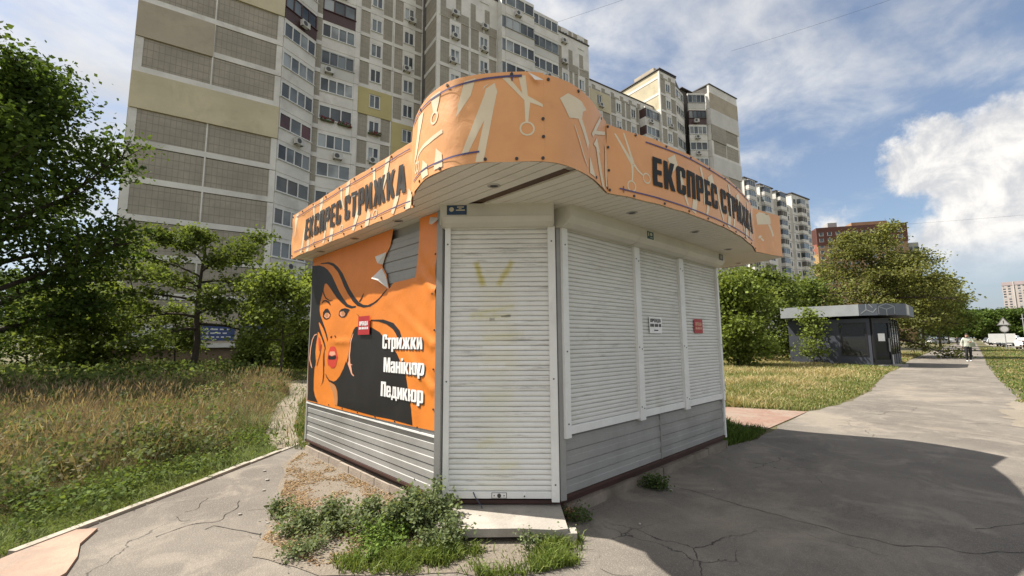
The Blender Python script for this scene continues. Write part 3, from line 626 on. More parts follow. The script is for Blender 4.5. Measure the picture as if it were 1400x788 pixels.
# --- left banner
sfL,LLn=fascia_surf('left',5.,.016)
grid_sheet('left_banner',0,LLn-.005,Z0,Z1,sfL,orange_m,K)
r3=random.Random(3); lst=[]
for i in range(15):
    s=.18+i*.215+r3.uniform(-.05,.05); k=i%4
    if k==0: lst.append([(s,3.32),(s+.10,3.33),(s+.05,3.12),(s-.04,2.98)])
    elif k==1: lst.append(stroke([(s,2.72),(s+.08,2.86),(s+.13,3.05)],[.05,.07,.03]))
    elif k==2: lst.append([(s,2.70),(s+.09,2.70),(s+.12,2.82),(s+.05,2.90)]); 
    else: lst+= [stroke([(s,3.30),(s+.03,3.15),(s+.10,3.02)],[.06,.04,.03]),('ring',(s+.05,2.80),.05,.034)]
lst=[q for q in lst]
sh=[]; shapes_to(sh,lst,.0012,0)
print_each('printed_tool',sh,sfL,[cream_m],K,.02)
drape('marker_line',[(rect(.18,3.27,3.268,3.278),.0062,0),(rect(.14,3.29,2.765,2.775),.0062,0)],sfL,[blue_m],K,.02)
rivets('left',sfL,LLn,[(.04,3.30),(.05,2.73)]+[(.4+.42*k,3.31) for k in range(7)]+[(.5+.45*k,2.725) for k in range(7)]).build('rivets',K)['kind']='stuff'
LET=word('ЕКСПРЕС СТРИЖКА',.54,3.21,2.875,3.16,.085,.24)
for g in LET: drape('letter',[(g,.0072,0)],sfL,[text_m],K,.02)
MB().mat(orange_m).box(-.99,-.70,4.152,4.165,2.70,3.33).build('end_banner',K)
# --- right banner
sfX,LX=fascia_surf('right',8.,.007)
grid_sheet('right_banner',.004,LX-.005,Z0+.01,3.305,sfX,orange_m,K)
sh=[]; lst=[
 [(.088,3.237),(.11,3.24),(.30,3.03),(.285,2.99)],[(.195,3.274),(.215,3.27),(.318,3.02),(.292,3.0)],
 stroke([(.292,3.0),(.290,2.93),(.284,2.86)],[.03,.02,.016]), ('ring',(.276,2.808),.052,.040),
 stroke([(.31,3.01),(.36,2.965),(.42,2.935)],[.025,.018,.016]), ('ring',(.468,2.915),.05,.038)]
o=shapes_to(sh,lst,.0012,0); r3=random.Random(9); lst=[]
for i in range(13):
    s=.78+i*.20+r3.uniform(-.04,.04); k=i%4
    if k==0: lst.append([(s,3.17),(s+.12,3.24),(s+.16,3.14),(s+.07,3.05)])
    elif k==1: lst.append(stroke([(s,3.12),(s+.04,2.95),(s+.12,2.78)],[.03,.045,.03]))
    elif k==2: lst.append([(s,2.74),(s+.08,2.72),(s+.13,2.86),(s+.06,2.92)])
    else: lst+= [stroke([(s-.02,3.24),(s+.03,3.05),(s+.02,2.86)],[.05,.04,.02]),stroke([(s+.06,2.76),(s+.10,2.84),(s+.09,2.93)],[.03,.05,.03])]
shapes_to(sh,lst,o,0)
print_each('printed_tool',sh,sfX,[cream_m],K,.02)
drape('marker_line',[(stroke([(.13,2.762),(1.2,2.755),(2.2,2.76),(3.2,2.775)],.012),.0062,0),(stroke([(.47,3.25),(1.5,3.27),(3.1,3.27)],.012),.0062,0),(rect(.17,.18,2.735,2.79),.0066,0)],sfX,[blue_m],K,.02)
rivets('right',sfX,LX,[(.02,3.28),(.02,3.1),(.02,2.9),(.02,2.73)]+[(.35+.42*k,3.285) for k in range(8)]+[(.3+.4*k,2.725) for k in range(9)]).build('rivets',K)['kind']='stuff'
for g in word('ЕКСПРЕС СТРИЖКА',.548,3.24,2.868,3.135,.085,.24): drape('letter',[(g,.0072,0)],sfX,[text_m],K,.02)
# --- end banner with hair dryer print, side banner
sfE,LE=fascia_surf('end',12.,.004)
grid_sheet('end_banner',0,LE,Z0+.01,3.325,sfE,orange_m,K)
sh=[]; shapes_to(sh,[[(.06,3.24),(.14,3.29),(.40,3.305),(.455,3.25),(.46,3.17),(.40,3.15),(.30,3.135),(.08,3.10)],stroke([(.40,3.15),(.46,3.07),(.50,2.985)],[.06,.05,.05]),ell(.13,2.93,.05,.02,12,.4),ell(.19,2.90,.045,.018,12,-.3)],.0012,0)
print_each('printed_tool',sh,sfE,[cream_m],K,.02)
sfS,LS=fascia_surf('side',14.,.004)
grid_sheet('side_banner',0,LS,Z0+.01,3.325,sfS,orange_m,K,.04)
# ---- soffit planks across the canopy
def ymin(u):
    best=9
    for a,c in zip(OUT[:-1],OUT[1:]):
        if (a[0]-u)*(c[0]-u)<=0 and abs(a[0]-c[0])>1e-6:
            k=(u-a[0])/(c[0]-a[0]); y=a[1]+k*(c[1]-a[1]); best=min(best,y)
    return best
def ymax(u):
    ys=[]
    for a,c in zip(OUT[:-1],OUT[1:]):
        if (a[0]-u)*(c[0]-u)<=0 and abs(a[0]-c[0])>1e-6:
            k=(u-a[0])/(c[0]-a[0]); ys.append(a[1]+k*(c[1]-a[1]))
    return max(ys) if ys else 4.1
u=-1.29; PW=.100
gap_m=M('old_soffit_board',(.085,.048,.030),.7,.25,3)
box_part('soffit_backing',.002,4.25,-.3,4.1,2.7165,2.7215,gap_m)
MB().mat(gap_m).prism([(-1.0,.6),(-1.05,-.2),(-.9,-.5),(-.7,-.66),(-.5,-.66),(-.3,-.5),(0,-.31),(0,.6)],2.7165,2.7214).build('soffit_backing',K)
while u<4.62:
    u1=min(u+PW-.009,4.63)
    if not (-.75<u<-.66):
        n=5; us=[u+(u1-u)*k/(n-1) for k in range(n)]
        low_=[(x,ymin(x)+.004) for x in us]
        if u1<-.985: top=[(x,max(ymax(x),ymin(x)+.02)-.004) for x in us]
        elif u>4.29: top=[(x,max(ymax(x)-.01,ymin(x)+.03)) for x in us]
        elif u<WX+.02: top=[(x,4.13) for x in us]
        else: top=[(x,.75 if x<.05 else .02) for x in us]
        if u>3.52 and u<=4.29: top=[(x,4.13) for x in us]
        MB().mat(soffit_m).prism(low_+top[::-1],2.700,2.7155).build('soffit_plank',K)
    u+=PW
# ceiling downlights
for (x,y) in ((-.875,1.31),(-.867,2.33),(-.871,3.36),(-.83,-.10),(.62,-.43),(1.806,-.504),(3.1,-.378),(4.36,-.06)):
    b=MB().mat(M('lamp_rim',(.42,.40,.36),.35,.1,6,.6)); n=18
    for r0,r1,z0,z1 in ((.055,.040,2.699,2.692),(.040,.032,2.692,2.6985)):
        vs=[(r0*math.cos(t),r0*math.sin(t),z0) for t in (2*math.pi*k/n for k in range(n))]+[(r1*math.cos(t),r1*math.sin(t),z1) for t in (2*math.pi*k/n for k in range(n))]
        b.add(vs,[(k,(k+1)%n,n+(k+1)%n,n+k) for k in range(n)])
    d=b.build('downlight',K,(x,y,0))
    MB().mat(dark_m).disc((0,0,2.6985),(0,0,-1),.032,14,.001).build('bulb_cover',d)
# ---- wall banner with the printed portrait
def wall_surf(x,z,off):
    f=0
    ex=max(0,(x-2.2)/1.0)
    f+=noise.noise(Vector((x*1.6+z*.8,z*1.3-x*.9,21.)))*.012
    f+=noise.noise(Vector((x*5+z*3.5,z*2.4-x*3,24.)))*.006*(.4+ex)
    # drag folds from the fixings on the right edge
    for z0,ang in ((1.93,-.75),(1.45,-.5),(1.05,-.6),(2.2,.3)):
        dx=x-3.18; dz=z-z0; al=-(dx*math.cos(ang)+dz*math.sin(ang)); pe=-dx*math.sin(ang)+dz*math.cos(ang)
        if al>0: f+=.019*math.exp(-al/.35)*math.exp(-(pe/.045)**2)-.012*math.exp(-al/.35)*math.exp(-((pe-.07)/.05)**2)
    f+=.012*math.exp(-((z-1.50)/.035)**2)*math.exp(-((x-1.15)/.3)**2)
    o=.030+off+f*min(1,(z-.66)/.15)*min(1,max(0,3.26-x)/.05+.2)
    return Vector((WX-o,3.974-x,z))
tear=ART['tear']
outer=[(.03,.690),(.9,.684),(1.8,.690),(2.6,.70),(3.195,.715),(3.20,1.4),(3.192,2.0),(3.20,2.695),(2.90,2.695)]+[ (2.887,2.419),(2.869,2.248),(2.838,2.117),(2.629,2.114),(2.404,2.109),(2.316,2.053),(2.244,2.217),(2.151,2.306),(2.144,2.326),(2.226,2.447),(2.308,2.517),(2.349,2.647),(2.366,2.695)]+[(1.2,2.695),(.03,2.695)]
WB=drape('wall_banner',[(outer,0,0)],wall_surf,[orange_b],K,.03)
tag(WB,'orange vinyl wall banner with a printed portrait of a black haired woman')
def S_(k,n=3): return [tuple(q) for q in crom(ART[k],n,True)]
hm=[(k,.0014+.0004*i,0) for i,k in enumerate(('hair_crown','hair_mass','hair_ribbon','hair_arch'))]
print_each('printed_hair',[(ART[k],o_,0) for k,o_,_ in hm],wall_surf,[black_b],WB,.03)
lay=[('neck_shade',.0052,2),('chin_line',.006,0),('lips',.0052,3),('teeth',.0062,4),('mouth',.007,0),('eye_l_dark',.0056,0),('eye_r_dark',.0056,0),('eye_l_white',.0064,4),('eye_r_white',.0064,4),('eye_l_iris',.0072,2),('eye_r_iris',.0072,2),('brow_l',.006,0),('brow_strand',.006,0),('nose_l',.006,0),('nose_r',.006,0),('hand_line1',.006,0),('hand_line2',.0063,5),('hand_line3',.0066,5),('nail',.0056,3),('earring_l',.0066,4),('earring_r',.0068,4),('thin_hair',.0062,0),('hair_tip',.0060,0)]
print_each('printed_face',[(ART[k],.0030+(o_-.0052)*.9,mi) for k,o_,mi in lay],wall_surf,[black_b,orange_b,skin_shade,lip_m,pink_m,M('print_line',(.20,.06,.03),.45,.05,4)],WB,.03)
for txt,x0,x1,z0,z1 in (('Стрижки',2.205,2.985,1.425,1.575),('Манікюр',2.245,3.02,1.185,1.335),('Педикюр',2.195,3.015,.935,1.085)):
    for g in word(txt,x0,x1,z0,z1,.035):
        sg=[[(x+.012,z-.012) for x,z in lp] for lp in g]
        L_=drape('letter',[(g,.0065,0)],wall_surf,[white_print],WB,.03)
        drape('letter_shadow',[(sg,.0053,0)],wall_surf,[text_m],L_,.03)
fl=MB().mat(vinylback)
def wp(x,z,off): return wall_surf(x,z,off)
a=ART['flap_a']; fl.add([wp(*a[0],.004),wp(*a[1],.06),wp(*a[2],.05),wp(*a[3],.004)],[(0,1,2,3)])
a=ART['flap_b']; fl.add([wp(*a[0],.004),wp(*a[1],.075),wp(*a[2],.06),wp(*a[3],.006),wp(*a[4],.004)],[(0,1,2),(0,2,4),(2,3,4)])
a=ART['corner_flap']; fl.add([wp(*a[0],.006),wp(*a[1],.01),wp(*a[2],.04),wp(*a[3],.06),wp(*a[4],.05)],[(0,1,4),(1,2,4),(2,3,4)])
fl.build('torn_flap',WB)['kind']='stuff'
rv=MB().mat(rivet_m)
for x,z in [(3.18,.9),(3.175,1.25),(3.18,1.6),(3.17,1.93),(3.18,2.3)]+[(.4+.42*k,.71) for k in range(7)]: rv.disc(wall_surf(x,z,.002),(-1,0,0),.009,8,.005)
rv.build('rivets',WB)['kind']='stuff'
# notices
def notice(parent, name, label, surf, x0,x1,z0,z1, bg, rows, ink):
    sh=[(rect(x0,x1,z0,z1),.009,0)]
    q=drape(name,sh,surf,[bg],parent,.2); tag(q,label)
    pr=[]
    for txt,a,b_,c,d in rows:
        for g in word(txt,x0+(x1-x0)*a,x0+(x1-x0)*b_,z0+(z1-z0)*c,z0+(z1-z0)*d,.06): pr.append((g,.0105,0))
    drape('notice_print',pr,surf,[ink],q,.5); return q
notice(WB,'rental_notice','red paper rental notice with white capitals on the wall banner',lambda x,z,o:wall_surf(x,z,o+.010),1.637,1.925,1.578,1.788,red_m,[('ОРЕНДА',.12,.88,.50,.72),('###-###-##-##',.10,.90,.28,.42)],white_print)
rsf=lambda x,z,o: Vector((x,-.034-o,z))
notice(S2,'paper_notice','white paper notice with black lettering on the middle window shutter',rsf,1.545,1.828,1.573,1.763,paper_m,[('ОРЕНДА',.08,.92,.66,.88),('### ### ##',.06,.94,.38,.58),('####',.36,.68,.14,.22)],text_m)
notice(S3,'rental_notice','red paper rental notice with pale lettering on the shutter',rsf,2.685,2.94,1.582,1.766,red_m,[('ОРЕНДА',.14,.88,.54,.78),('###-###-##',.14,.86,.26,.44)],pink_m)
def dsf(x,z,o):
    p=Vector((WX,.734,0))+Vector((.7071,-.7071,0))*x+Vector((-.7071,-.7071,0))*(.196+o); p.z=z; return p
teal=M('sticker_blue',(.022,.055,.13),.4,.1,8); cr=M('sticker_cream',(.55,.52,.42),.4,.1,8)
st=drape('security_sticker',[(rect(.075,.250,2.604,2.690),.009,0)],dsf,[teal],K,.2); tag(st,'small blue security sticker with a round crest on the door shutter box')
drape('sticker_print',[(ell(.116,2.652,.021,.021),.0105,0),(rect(.155,.235,2.640,2.650),.0105,0),(rect(.165,.225,2.668,2.678),.0105,0),(rect(.18,.205,2.655,2.662),.0105,0)],dsf,[cr],st,.5)
t2=M('sticker_teal',(.02,.10,.12),.4,.1,8)
rb=lambda x,z,o: Vector((x,-.187-o,z))
st=drape('alarm_sticker',[(rect(1.305,1.445,2.60,2.685),.010,0)],rb,[t2],K,.2); tag(st,'small teal alarm sticker on the window shutter box')
drape('sticker_print',[(rect(1.325,1.345,2.63,2.67),.0115,0),(ell(1.39,2.655,.025,.018),.0115,0),(rect(1.37,1.425,2.615,2.623),.0115,0)],rb,[cr],st,.5)
st=drape('alarm_sticker',[(rect(3.25,3.38,2.60,2.685),.010,0)],rb,[M('sticker_grey',(.07,.08,.10),.4,.1,8)],K,.2)
drape('sticker_print',[(rect(3.28,3.295,2.62,2.67),.0115,0),(rect(3.32,3.345,2.62,2.67),.0115,0)],rb,[cr],st,.5)

# ================================================================== the step
STP=thing('doorstep','cracked concrete doorstep slab under the white door shutter','doorstep',(-.60,-.02,0),D45)
b=MB().mat(conc_m)
top=[(-.70,.04),(-.62,-.36),(-.40,-.375),(-.05,-.36),(.30,-.385),(.345,-.36),(.31,.10),(.0,.14),(-.35,.12)]
STPQ=thing
bm_=MB().mat(conc_m).prism([(x*1.0+.12,y+.30) for x,y in [(-.62,.26),(-.70,-.33),(-.45,-.36),(-.05,-.345),(.22,-.37),(.31,-.345),(.29,.24)]],.045,.105)
bm_.build('slab',STP)
MB().mat(conc_m).box(-.50,.36,.05,.42,-.03,.045).build('slab_bed',STP)
BL=MB().mat(M('pale_block',(.38,.35,.31),.9,.12,6,0,.4,60,.3,4)).prism([(-.07,-.05),(.05,-.055),(.062,.05),(-.06,.06)],0,.075)
BLo=BL.build('concrete_block',None,(-.29,-.335,0),D45+.1); tag(BLo,'small pale concrete block propping the corner of the doorstep','block')
# ================================================================== ground
def soil_mat(name,c1,c2,c3,grit=.5):
    b=NB(name); n=b.noi(.35,6,.65); n2=b.noi(2.2,6,.7,dist=.4)
    col=b.mix(b.ramp(n,.35,.65),c1,c2); col=b.mix(b.ramp(n2,.5,.72,0,.8),col,c3)
    g=b.vor(38); col=b.mix(b.ramp(g.outputs['Distance'],.12,.35,grit,0),col,mul(c2,1.35))
    b.set('Base Color',col); b.set('Roughness',.95); b.bump(b.noi(30,6,.7),.8,.03); return b.m
def asphalt_mat():
    b=NB('old_asphalt')
    n=b.noi(.5,7,.66,dist=.3); col=b.mix(b.ramp(n,.34,.66),(.112,.098,.085),(.165,.146,.124))
    col=b.mix(b.ramp(b.noi(1.7,7,.7,dist=.7),.48,.66,0,.72),col,(.24,.212,.176))
    lp=b.scale(b.pos,(1,1.7,1)); col=b.mix(b.ramp(b.noi(.21,7,.7,vec=lp,dist=.5),.53,.68,0,.6),col,(.28,.24,.19))
    agg=b.vor(95); col=b.mix(b.ramp(agg.outputs['Distance'],.10,.42,.55,0),col,(.33,.295,.25))
    agg2=b.vor(60); col=b.mix(b.ramp(agg2.outputs['Distance'],.05,.25,.45,0),col,(.055,.05,.047))
    wv=b.N.new('ShaderNodeVectorMath'); wv.operation='ADD'; b.L.new(b.pos,wv.inputs[0])
    b.L.new(b.scale(b.noi(1.6,5,.6,col=True),(.5,.5,0)),wv.inputs[1])
    cr=b.vor(.42,'DISTANCE_TO_EDGE',wv.outputs[0]); mask=b.ramp(b.noi(.33,3,.5),.56,.66)
    cw=b.mth('MULTIPLY',b.ramp(cr.outputs['Distance'],.0008,.0035,1,0),mask)
    cr2=b.vor(1.5,'DISTANCE_TO_EDGE',wv.outputs[0]); mask2=b.ramp(b.noi(.45,3,.5),.60,.68)
    cw=b.mth('MAXIMUM',cw,b.mth('MULTIPLY',b.ramp(cr2.outputs['Distance'],.002,.008,1,0),mask2))
    col=b.mix(b.mth('MULTIPLY',cw,.85),col,(.028,.025,.022))
    b.set('Base Color',col); b.set('Roughness',.93)
    h=b.mth('SUBTRACT',b.mth('ADD',b.mth('MULTIPLY',agg.outputs['Distance'],.8),b.noi(9,5,.7)),b.mth('MULTIPLY',cw,2.))
    b.bump(h,.35,.010); return b.m
soil_m=soil_mat('bare_soil',(.185,.155,.122),(.235,.20,.16),(.13,.105,.08))
turf_m=soil_mat('turf_soil',(.075,.072,.028),(.115,.10,.045),(.15,.125,.065),.2)
asph_m=asphalt_mat()
def sheet(name,poly,z,mat,kind='structure',parent=None):
    tris=tessellate_polygon([[Vector((x,y,0)) for x,y in poly]])
    me=bpy.data.meshes.new(name); me.from_pydata([(x,y,z) for x,y in poly],[],[t for t in tris]); me.materials.append(mat); me.update()
    bm=bmesh.new(); bm.from_mesh(me); bmesh.ops.recalc_face_normals(bm,faces=bm.faces)
    for f in bm.faces:
        if f.normal.z<0: f.normal_flip()
    bm.to_mesh(me); bm.free()
    o=obj(name,me,parent)
    if kind: o['kind']=kind
    return o
sheet('ground',[(-2500,-2500),(2500,-2500),(2500,2500),(-2500,2500)],-.016,turf_m)
def jag(pts,amp,step=.25,seed=1.):
    out=[]
    for (a,c) in zip(pts[:-1],pts[1:]):
        a=np.array(a,float); c=np.array(c,float); L=np.hypot(*(c-a)); n=max(1,int(L/step)) if L<40 else 12
        for k in range(n):
            p=a+(c-a)*k/n; t=(c-a)/L; q=noise.noise(Vector((p[0]*2.1,p[1]*2.1,seed)))*amp+noise.noise(Vector((p[0]*7,p[1]*7,seed)))*amp*.5
            out.append((p[0]-t[1]*q,p[1]+t[0]*q))
    out.append(tuple(pts[-1])); return out
kerbline=[(-7.5,-1.05),(-3.30,2.29),(-2.85,2.65),(-2.52,2.91),(-1.92,3.40),(-.99,4.17),(-.45,4.60)]
left_edge=[(3.62,.02),(4.43,-.13),(5.74,-.06),(7.63,.0),(9.6,-.26),(13.3,-.29),(20.75,.24),(38.66,.92),(82.8,1.48),(200,2.2)]
right_edge=[(200,-1.3),(97.9,-2.2),(54.6,-2.54),(32.3,-2.76),(22.6,-2.93),(15.9,-3.09),(13.25,-3.17),(9.3,-2.95),(3,-3.1),(-6,-3.2),(-30,-3.3)]
foot=jag(kerbline[1:],.015)+[(.5,4.6),(.5,.02)]+jag(left_edge,.09,.3,3.)+jag(right_edge,.05,.35,5.)+[(-30,-1.05),(-7.5,-1.05)]
PAVE=sheet('footpath',foot,0.,asph_m)
# modelled cracks that run across the asphalt
crack_m=M('crack_dirt',(.030,.027,.024),.95,.2,8)
def crack(px,w,seed):
    p=crom(px,8); b=MB().mat(crack_m); L_,R_=[],[]
    for i,q in enumerate(p):
        t=p[min(i+1,len(p)-1)]-p[max(i-1,0)]; t=t/(np.hypot(*t)+1e-9); n=np.array([-t[1],t[0]])
        q=q+n*noise.noise(Vector((q[0]*6,q[1]*6,seed)))*.05
        ww=w*.55*(.45+.9*abs(noise.noise(Vector((q[0]*9,q[1]*9,seed+4)))))
        L_.append((*(q+n*ww/2),.0035)); R_.append((*(q-n*ww/2),.0035))
    k=len(L_); b.add(L_+R_,[(i,i+1,k+i+1,k+i) for i in range(k-1)]); b.build('crack',PAVE)
for c in CRACKS: crack(*c)
# kerb stones on the far side of the branch path
pale_conc=M('kerb_concrete',(.37,.335,.28),.92,.15,3,0,.5,60,.4,2,(.20,.17,.13))
KB=thing('kerb','low pale concrete kerb between the branch path and the meadow','kerb',(-2.0,3.3,0))
for (a,c) in zip(kerbline[1:-1],kerbline[2:]):
    a=Vector((*a,0)); c=Vector((*c,0)); d=c-a; n=max(1,round(d.length/.8)); an=math.atan2(d.y,d.x)
    for k in range(n):
        l=d.length/n; bb=MB().mat(pale_conc).box(.006,l-.006,-.005,.065,-.06,.020+rnd.uniform(-.008,.010)); bb.build('kerb_stone',KB,a+d*(k/n)-Vector((-2.0,3.3,0)),an+rnd.uniform(-.012,.012))
# pinkish concrete plate
plate_m=M('pink_concrete',(.36,.245,.185),.9,.2,2.2,0,.5,50,.75,2.6,(.24,.20,.165))
pl=[(-3.36,2.22),(-3.12,2.46),(-2.99,2.53),(-2.86,2.45),(-2.96,2.16),(-2.97,1.90),(-3.02,1.64),(-3.3,1.2),(-4.6,1.1)]
b=MB().mat(plate_m).prism(pl,-.02,.020); PLT=b.build('concrete_plate'); tag(PLT,'broken pinkish concrete plate lying at the meadow edge of the path','concrete slab')
# red pavers branch behind the kiosk
b=NB('red_pavers'); br=b.N.new('ShaderNodeTexBrick'); b.L.new(b.pos,br.inputs['Vector']); br.inputs['Scale'].default_value=4.6
br.inputs['Color1'].default_value=(.225,.125,.09,1); br.inputs['Color2'].default_value=(.285,.165,.125,1); br.inputs['Mortar'].default_value=(.20,.17,.14,1); br.inputs['Mortar Size'].default_value=.02
b.set('Base Color',b.mix(b.ramp(b.noi(1.6,6,.7),.42,.65,0,.75),br.outputs['Color'],(.27,.225,.18))); b.set('Roughness',.9)
sheet('paver_path',jag([(5.35,.02),(5.30,.35),(5.95,.95),(5.7,3.0),(5.6,13)],.06,.3,2.)+jag([(8.0,13),(7.6,3.0),(7.4,1.5),(7.95,.02)],.08,.3,7.),-.004,b.m)
# soil bed along the kiosk and worn track to the yard
bed=jag([(-.75,4.05),(-1.05,3.75),(-1.25,3.25),(-1.45,2.6),(-1.66,2.04),(-1.95,1.36),(-2.08,1.06),(-1.84,.46),(-1.40,.10),(-1.12,-.28),(-.80,-.32),(-.50,-.30),(-.25,-.25)],.07,.12,4.)+[(-.02,-.0),(-.70,.74),(-.70,4.05)]
sheet('soil_bed',bed,.005,soil_m)
track=jag([(-.98,4.45),(-.95,4.85),(-.78,5.8),(-.26,7.5),(.46,9.45),(1.25,11.2),(1.75,13.6),(2.6,16.2)],.08,.3,8.)+jag([(3.6,16.2),(2.6,13.7),(1.62,10.8),(.84,9.05),(.13,7.05),(-.42,5.4),(-.55,4.75),(-.75,4.42)],.08,.3,9.)
trk_m=soil_mat('worn_track',(.20,.165,.12),(.26,.22,.165),(.13,.115,.075),.5)
sheet('worn_track',track,-.008,trk_m)
sheet('yard_path',jag([(-14,15.2),(-2,16.5),(8,18.2)],.2,.8,6.)+jag([(8,20),(-2,18.1),(-14,16.6)],.2,.8,2.),-.010,trk_m)
# carriageway on the far right, with a kerb
road_m=M('road_asphalt',(.075,.072,.07),.9,.15,.5)
sheet('bare_patch',jag([tuple(q) for q in crom([(8.4,-2.95),(9.6,-2.78),(11.2,-2.85),(13.0,-3.05),(12.6,-3.7),(10.6,-4.4),(8.2,-4.2),(7.2,-3.5)],4,True)]+[(8.4,-2.95)],.22,.10,5.)[:-1],.004,soil_mat('pale_bare_soil',(.22,.19,.15),(.28,.24,.19),(.13,.115,.08),.6))
sheet('road',[(-60,-16.5),(400,-15.0),(400,-29),(-60,-30.5)],-.012,road_m)
sheet('road_shoulder',[(66,-7.6),(90,-4.6),(130,-3.2),(400,-2.0),(400,-14.9),(40,-16.0)],-.006,M('shoulder_gravel',(.30,.27,.22),.95,.2,.8))
# ================================================================== apartment blocks
BAZ=-R(9.65)
tile_brown=None
def tile_mat(name,c,grout,sx=.62,cell=.62):
    b=NB(name)
    # tile courses: object space of the building -> use generated world position rotated
    ux=b.dot(b.pos,(math.cos(BAZ),math.sin(BAZ),0)); uz=b.dot(b.pos,(0,0,1))
    fx=b.mth('FRACT',b.mth('DIVIDE',ux,cell*.55)); fz=b.mth('FRACT',b.mth('DIVIDE',uz,cell))
    gx=b.ramp(b.mth('ABSOLUTE',b.mth('SUBTRACT',fx,.5)),.43,.49); gz=b.ramp(b.mth('ABSOLUTE',b.mth('SUBTRACT',fz,.5)),.44,.49)
    n=b.noi(.45,5,.65); col=b.mix(b.ramp(n,.3,.7),mul(c,.86),mul(c,1.12))
    col=b.mix(b.ramp(b.noi(3.1,3,.6),.35,.7,0,.35),col,mul(c,.72))
    col=b.mix(b.mth('MULTIPLY',b.mth('MAXIMUM',gx,gz),.8),col,grout)
    b.set('Base Color',col); b.set('Roughness',.75); return b.m
tile_a=tile_mat('facade_tile',(.355,.315,.255),(.185,.165,.135))
tile_s=tile_mat('facade_tile_small',(.355,.32,.26),(.22,.20,.165),cell=.46)
pan_w=M('facade_panel_white',(.72,.695,.65),.85,.10,.5,0,0,0,.4,.35,(.30,.28,.25))
plas_y=M('plaster_straw',(.58,.51,.355),.9,.08,.35,0,0,0,.35,.5,(.32,.28,.19))
plas_b=M('plaster_taupe',(.44,.38,.295),.9,.07,.35,0,0,0,.3,.5,(.23,.20,.155))
plas_l=M('plaster_lemon',(.50,.43,.21),.9,.05,.5)
plas_w=M('plaster_white',(.60,.585,.55),.9,.05,.5,0,0,0,.3,.4,(.45,.43,.40))
frame_w=M('window_frame_white',(.70,.70,.68),.5,.05,2); frame_br=M('window_frame_brown',(.075,.038,.035),.5,.1,2); frame_gr=M('window_frame_grey',(.36,.37,.37),.5,.1,2)
joint_m=M('panel_joint',(.12,.11,.10),.9,.2,2); parapet_dark=M('parapet_flashing',(.055,.045,.042),.6,.1,2)
ac_m=M('ac_unit_body',(.55,.54,.51),.5,.08,3); ac_d=M('ac_unit_grille',(.07,.07,.07),.5,.1,3)
def glass(name,c,rough=.08):
    b=NB(name); n=b.noi(.35,3,.5); col=b.mix(b.ramp(n,.40,.60),c,mul(c,2.0)); b.set('Base Color',col); b.set('Roughness',rough); b.set('IOR',1.5); return b.m
gl_d=glass('window_glass_dark',(.045,.052,.058)); gl_l=glass('window_glass_curtained',(.20,.215,.22)); gl_r=glass('window_glass_reddish',(.055,.016,.016)); gl_m=glass('window_glass_mid',(.095,.11,.12))
GLS=[gl_d,gl_d,gl_m,gl_m,gl_l]
FH=2.745
_cache={}
def memo(key,fn):
    if key not in _cache: _cache[key]=fn()
    return _cache[key]
def box_obj(name,parent,x0,x1,y0,y1,z0,z1,mat):
    return MB().mat(mat).box(x0,x1,y0,y1,z0,z1).build(name,parent)
def win_frame(w,h,nx,fm,t=.10,horiz=None):
    def mk():
        b=MB().mat(fm); d=.10
        b.box(0,w,-.03,d,0,t); b.box(0,w,-.03,d,h-t,h)
        for k in range(nx+1):
            x=(w-t)*k/nx; b.box(x,x+t,-.028,d-.002,t,h-t)
        b.box(-.06,w+.06,-.14,.02,-.05,0)
        return b.mesh('window')
    return memo(('wf',w,h,nx,fm.name,t),mk)
def pane_mesh(w,h,nx,gm,t=.10,seed=0):
    def mk():
        b=MB()
        for k in range(nx):
            x0=(w-t)*k/nx+t; x1=(w-t)*(k+1)/nx; g=gm[(k+seed)%len(gm)]
            b.mat(g); b.quad((x0,.035,t),(x1,.035,t),(x1,.035,h-t),(x0,.035,h-t))
        return b.mesh('pane')
    return memo(('pn',w,h,nx,tuple(g.name for g in gm),seed%len(gm),t),mk)
def window(parent,x,y,z,w,h,nx,fm,gm,seed=0,rz=0.):
    o=obj('window',win_frame(w,h,nx,fm),parent,(x,y,z),rz); obj('pane',pane_mesh(w,h,nx,gm,.10,seed),o); return o
def ac_mesh():
    def mk():
        b=MB().mat(ac_m).box(0,.8,-.34,0,0,.55); b.mat(ac_d).disc((.30,-.342,.28),(0,-1,0),.22,14,.004); b.mat(joint_m).box(.05,.10,-.3,.05,-.06,0).box(.68,.73,-.3,.05,-.06,0); return b.mesh('air_conditioner')
    return memo('ac',mk)
def bay_mesh(w,wx,ww,style):
    """one storey of facade: tiled fields, pale window strip and band. y=0 is the front plane"""
    def mk():
        b=MB(); h=FH
        if style in('lemon','straw','white'):
            m_={'lemon':plas_l,'straw':plas_y,'white':plas_w}[style]
            b.mat(m_); b.box(0,wx,-.05,.2,0,h-.01); b.box(wx+ww,w,-.05,.2,0,h-.01); b.box(wx,wx+ww,-.05,.2,0,.85); b.box(wx,wx+ww,-.05,.2,2.28,h-.01)
        else:
            b.mat(pan_w); b.box(.12,w-.12,0,.2,.02,.38); b.box(0,.12,0,.2,.02,h-.02); b.box(w-.12,w,0,.2,.02,h-.02)
            b.box(wx-.12,wx,0,.2,.38,h-.02); b.box(wx+ww,wx+ww+.12,0,.2,.38,h-.02); b.box(wx,wx+ww,0,.2,.38,.85); b.box(wx,wx+ww,0,.2,2.28,h-.02)
            b.mat(tile_s); b.box(.12,wx-.12,.05,.2,.38,h-.02); b.box(wx+ww+.12,w-.12,.05,.2,.38,h-.02)
        b.mat(gl_d); b.quad((wx,.16,.85),(wx+ww,.16,.85),(wx+ww,.16,2.28),(wx,.16,2.28))
        return b.mesh('facade_panel')
    return memo(('bay',round(w,2),round(wx,2),ww,style),mk)
rb_=random.Random(5)
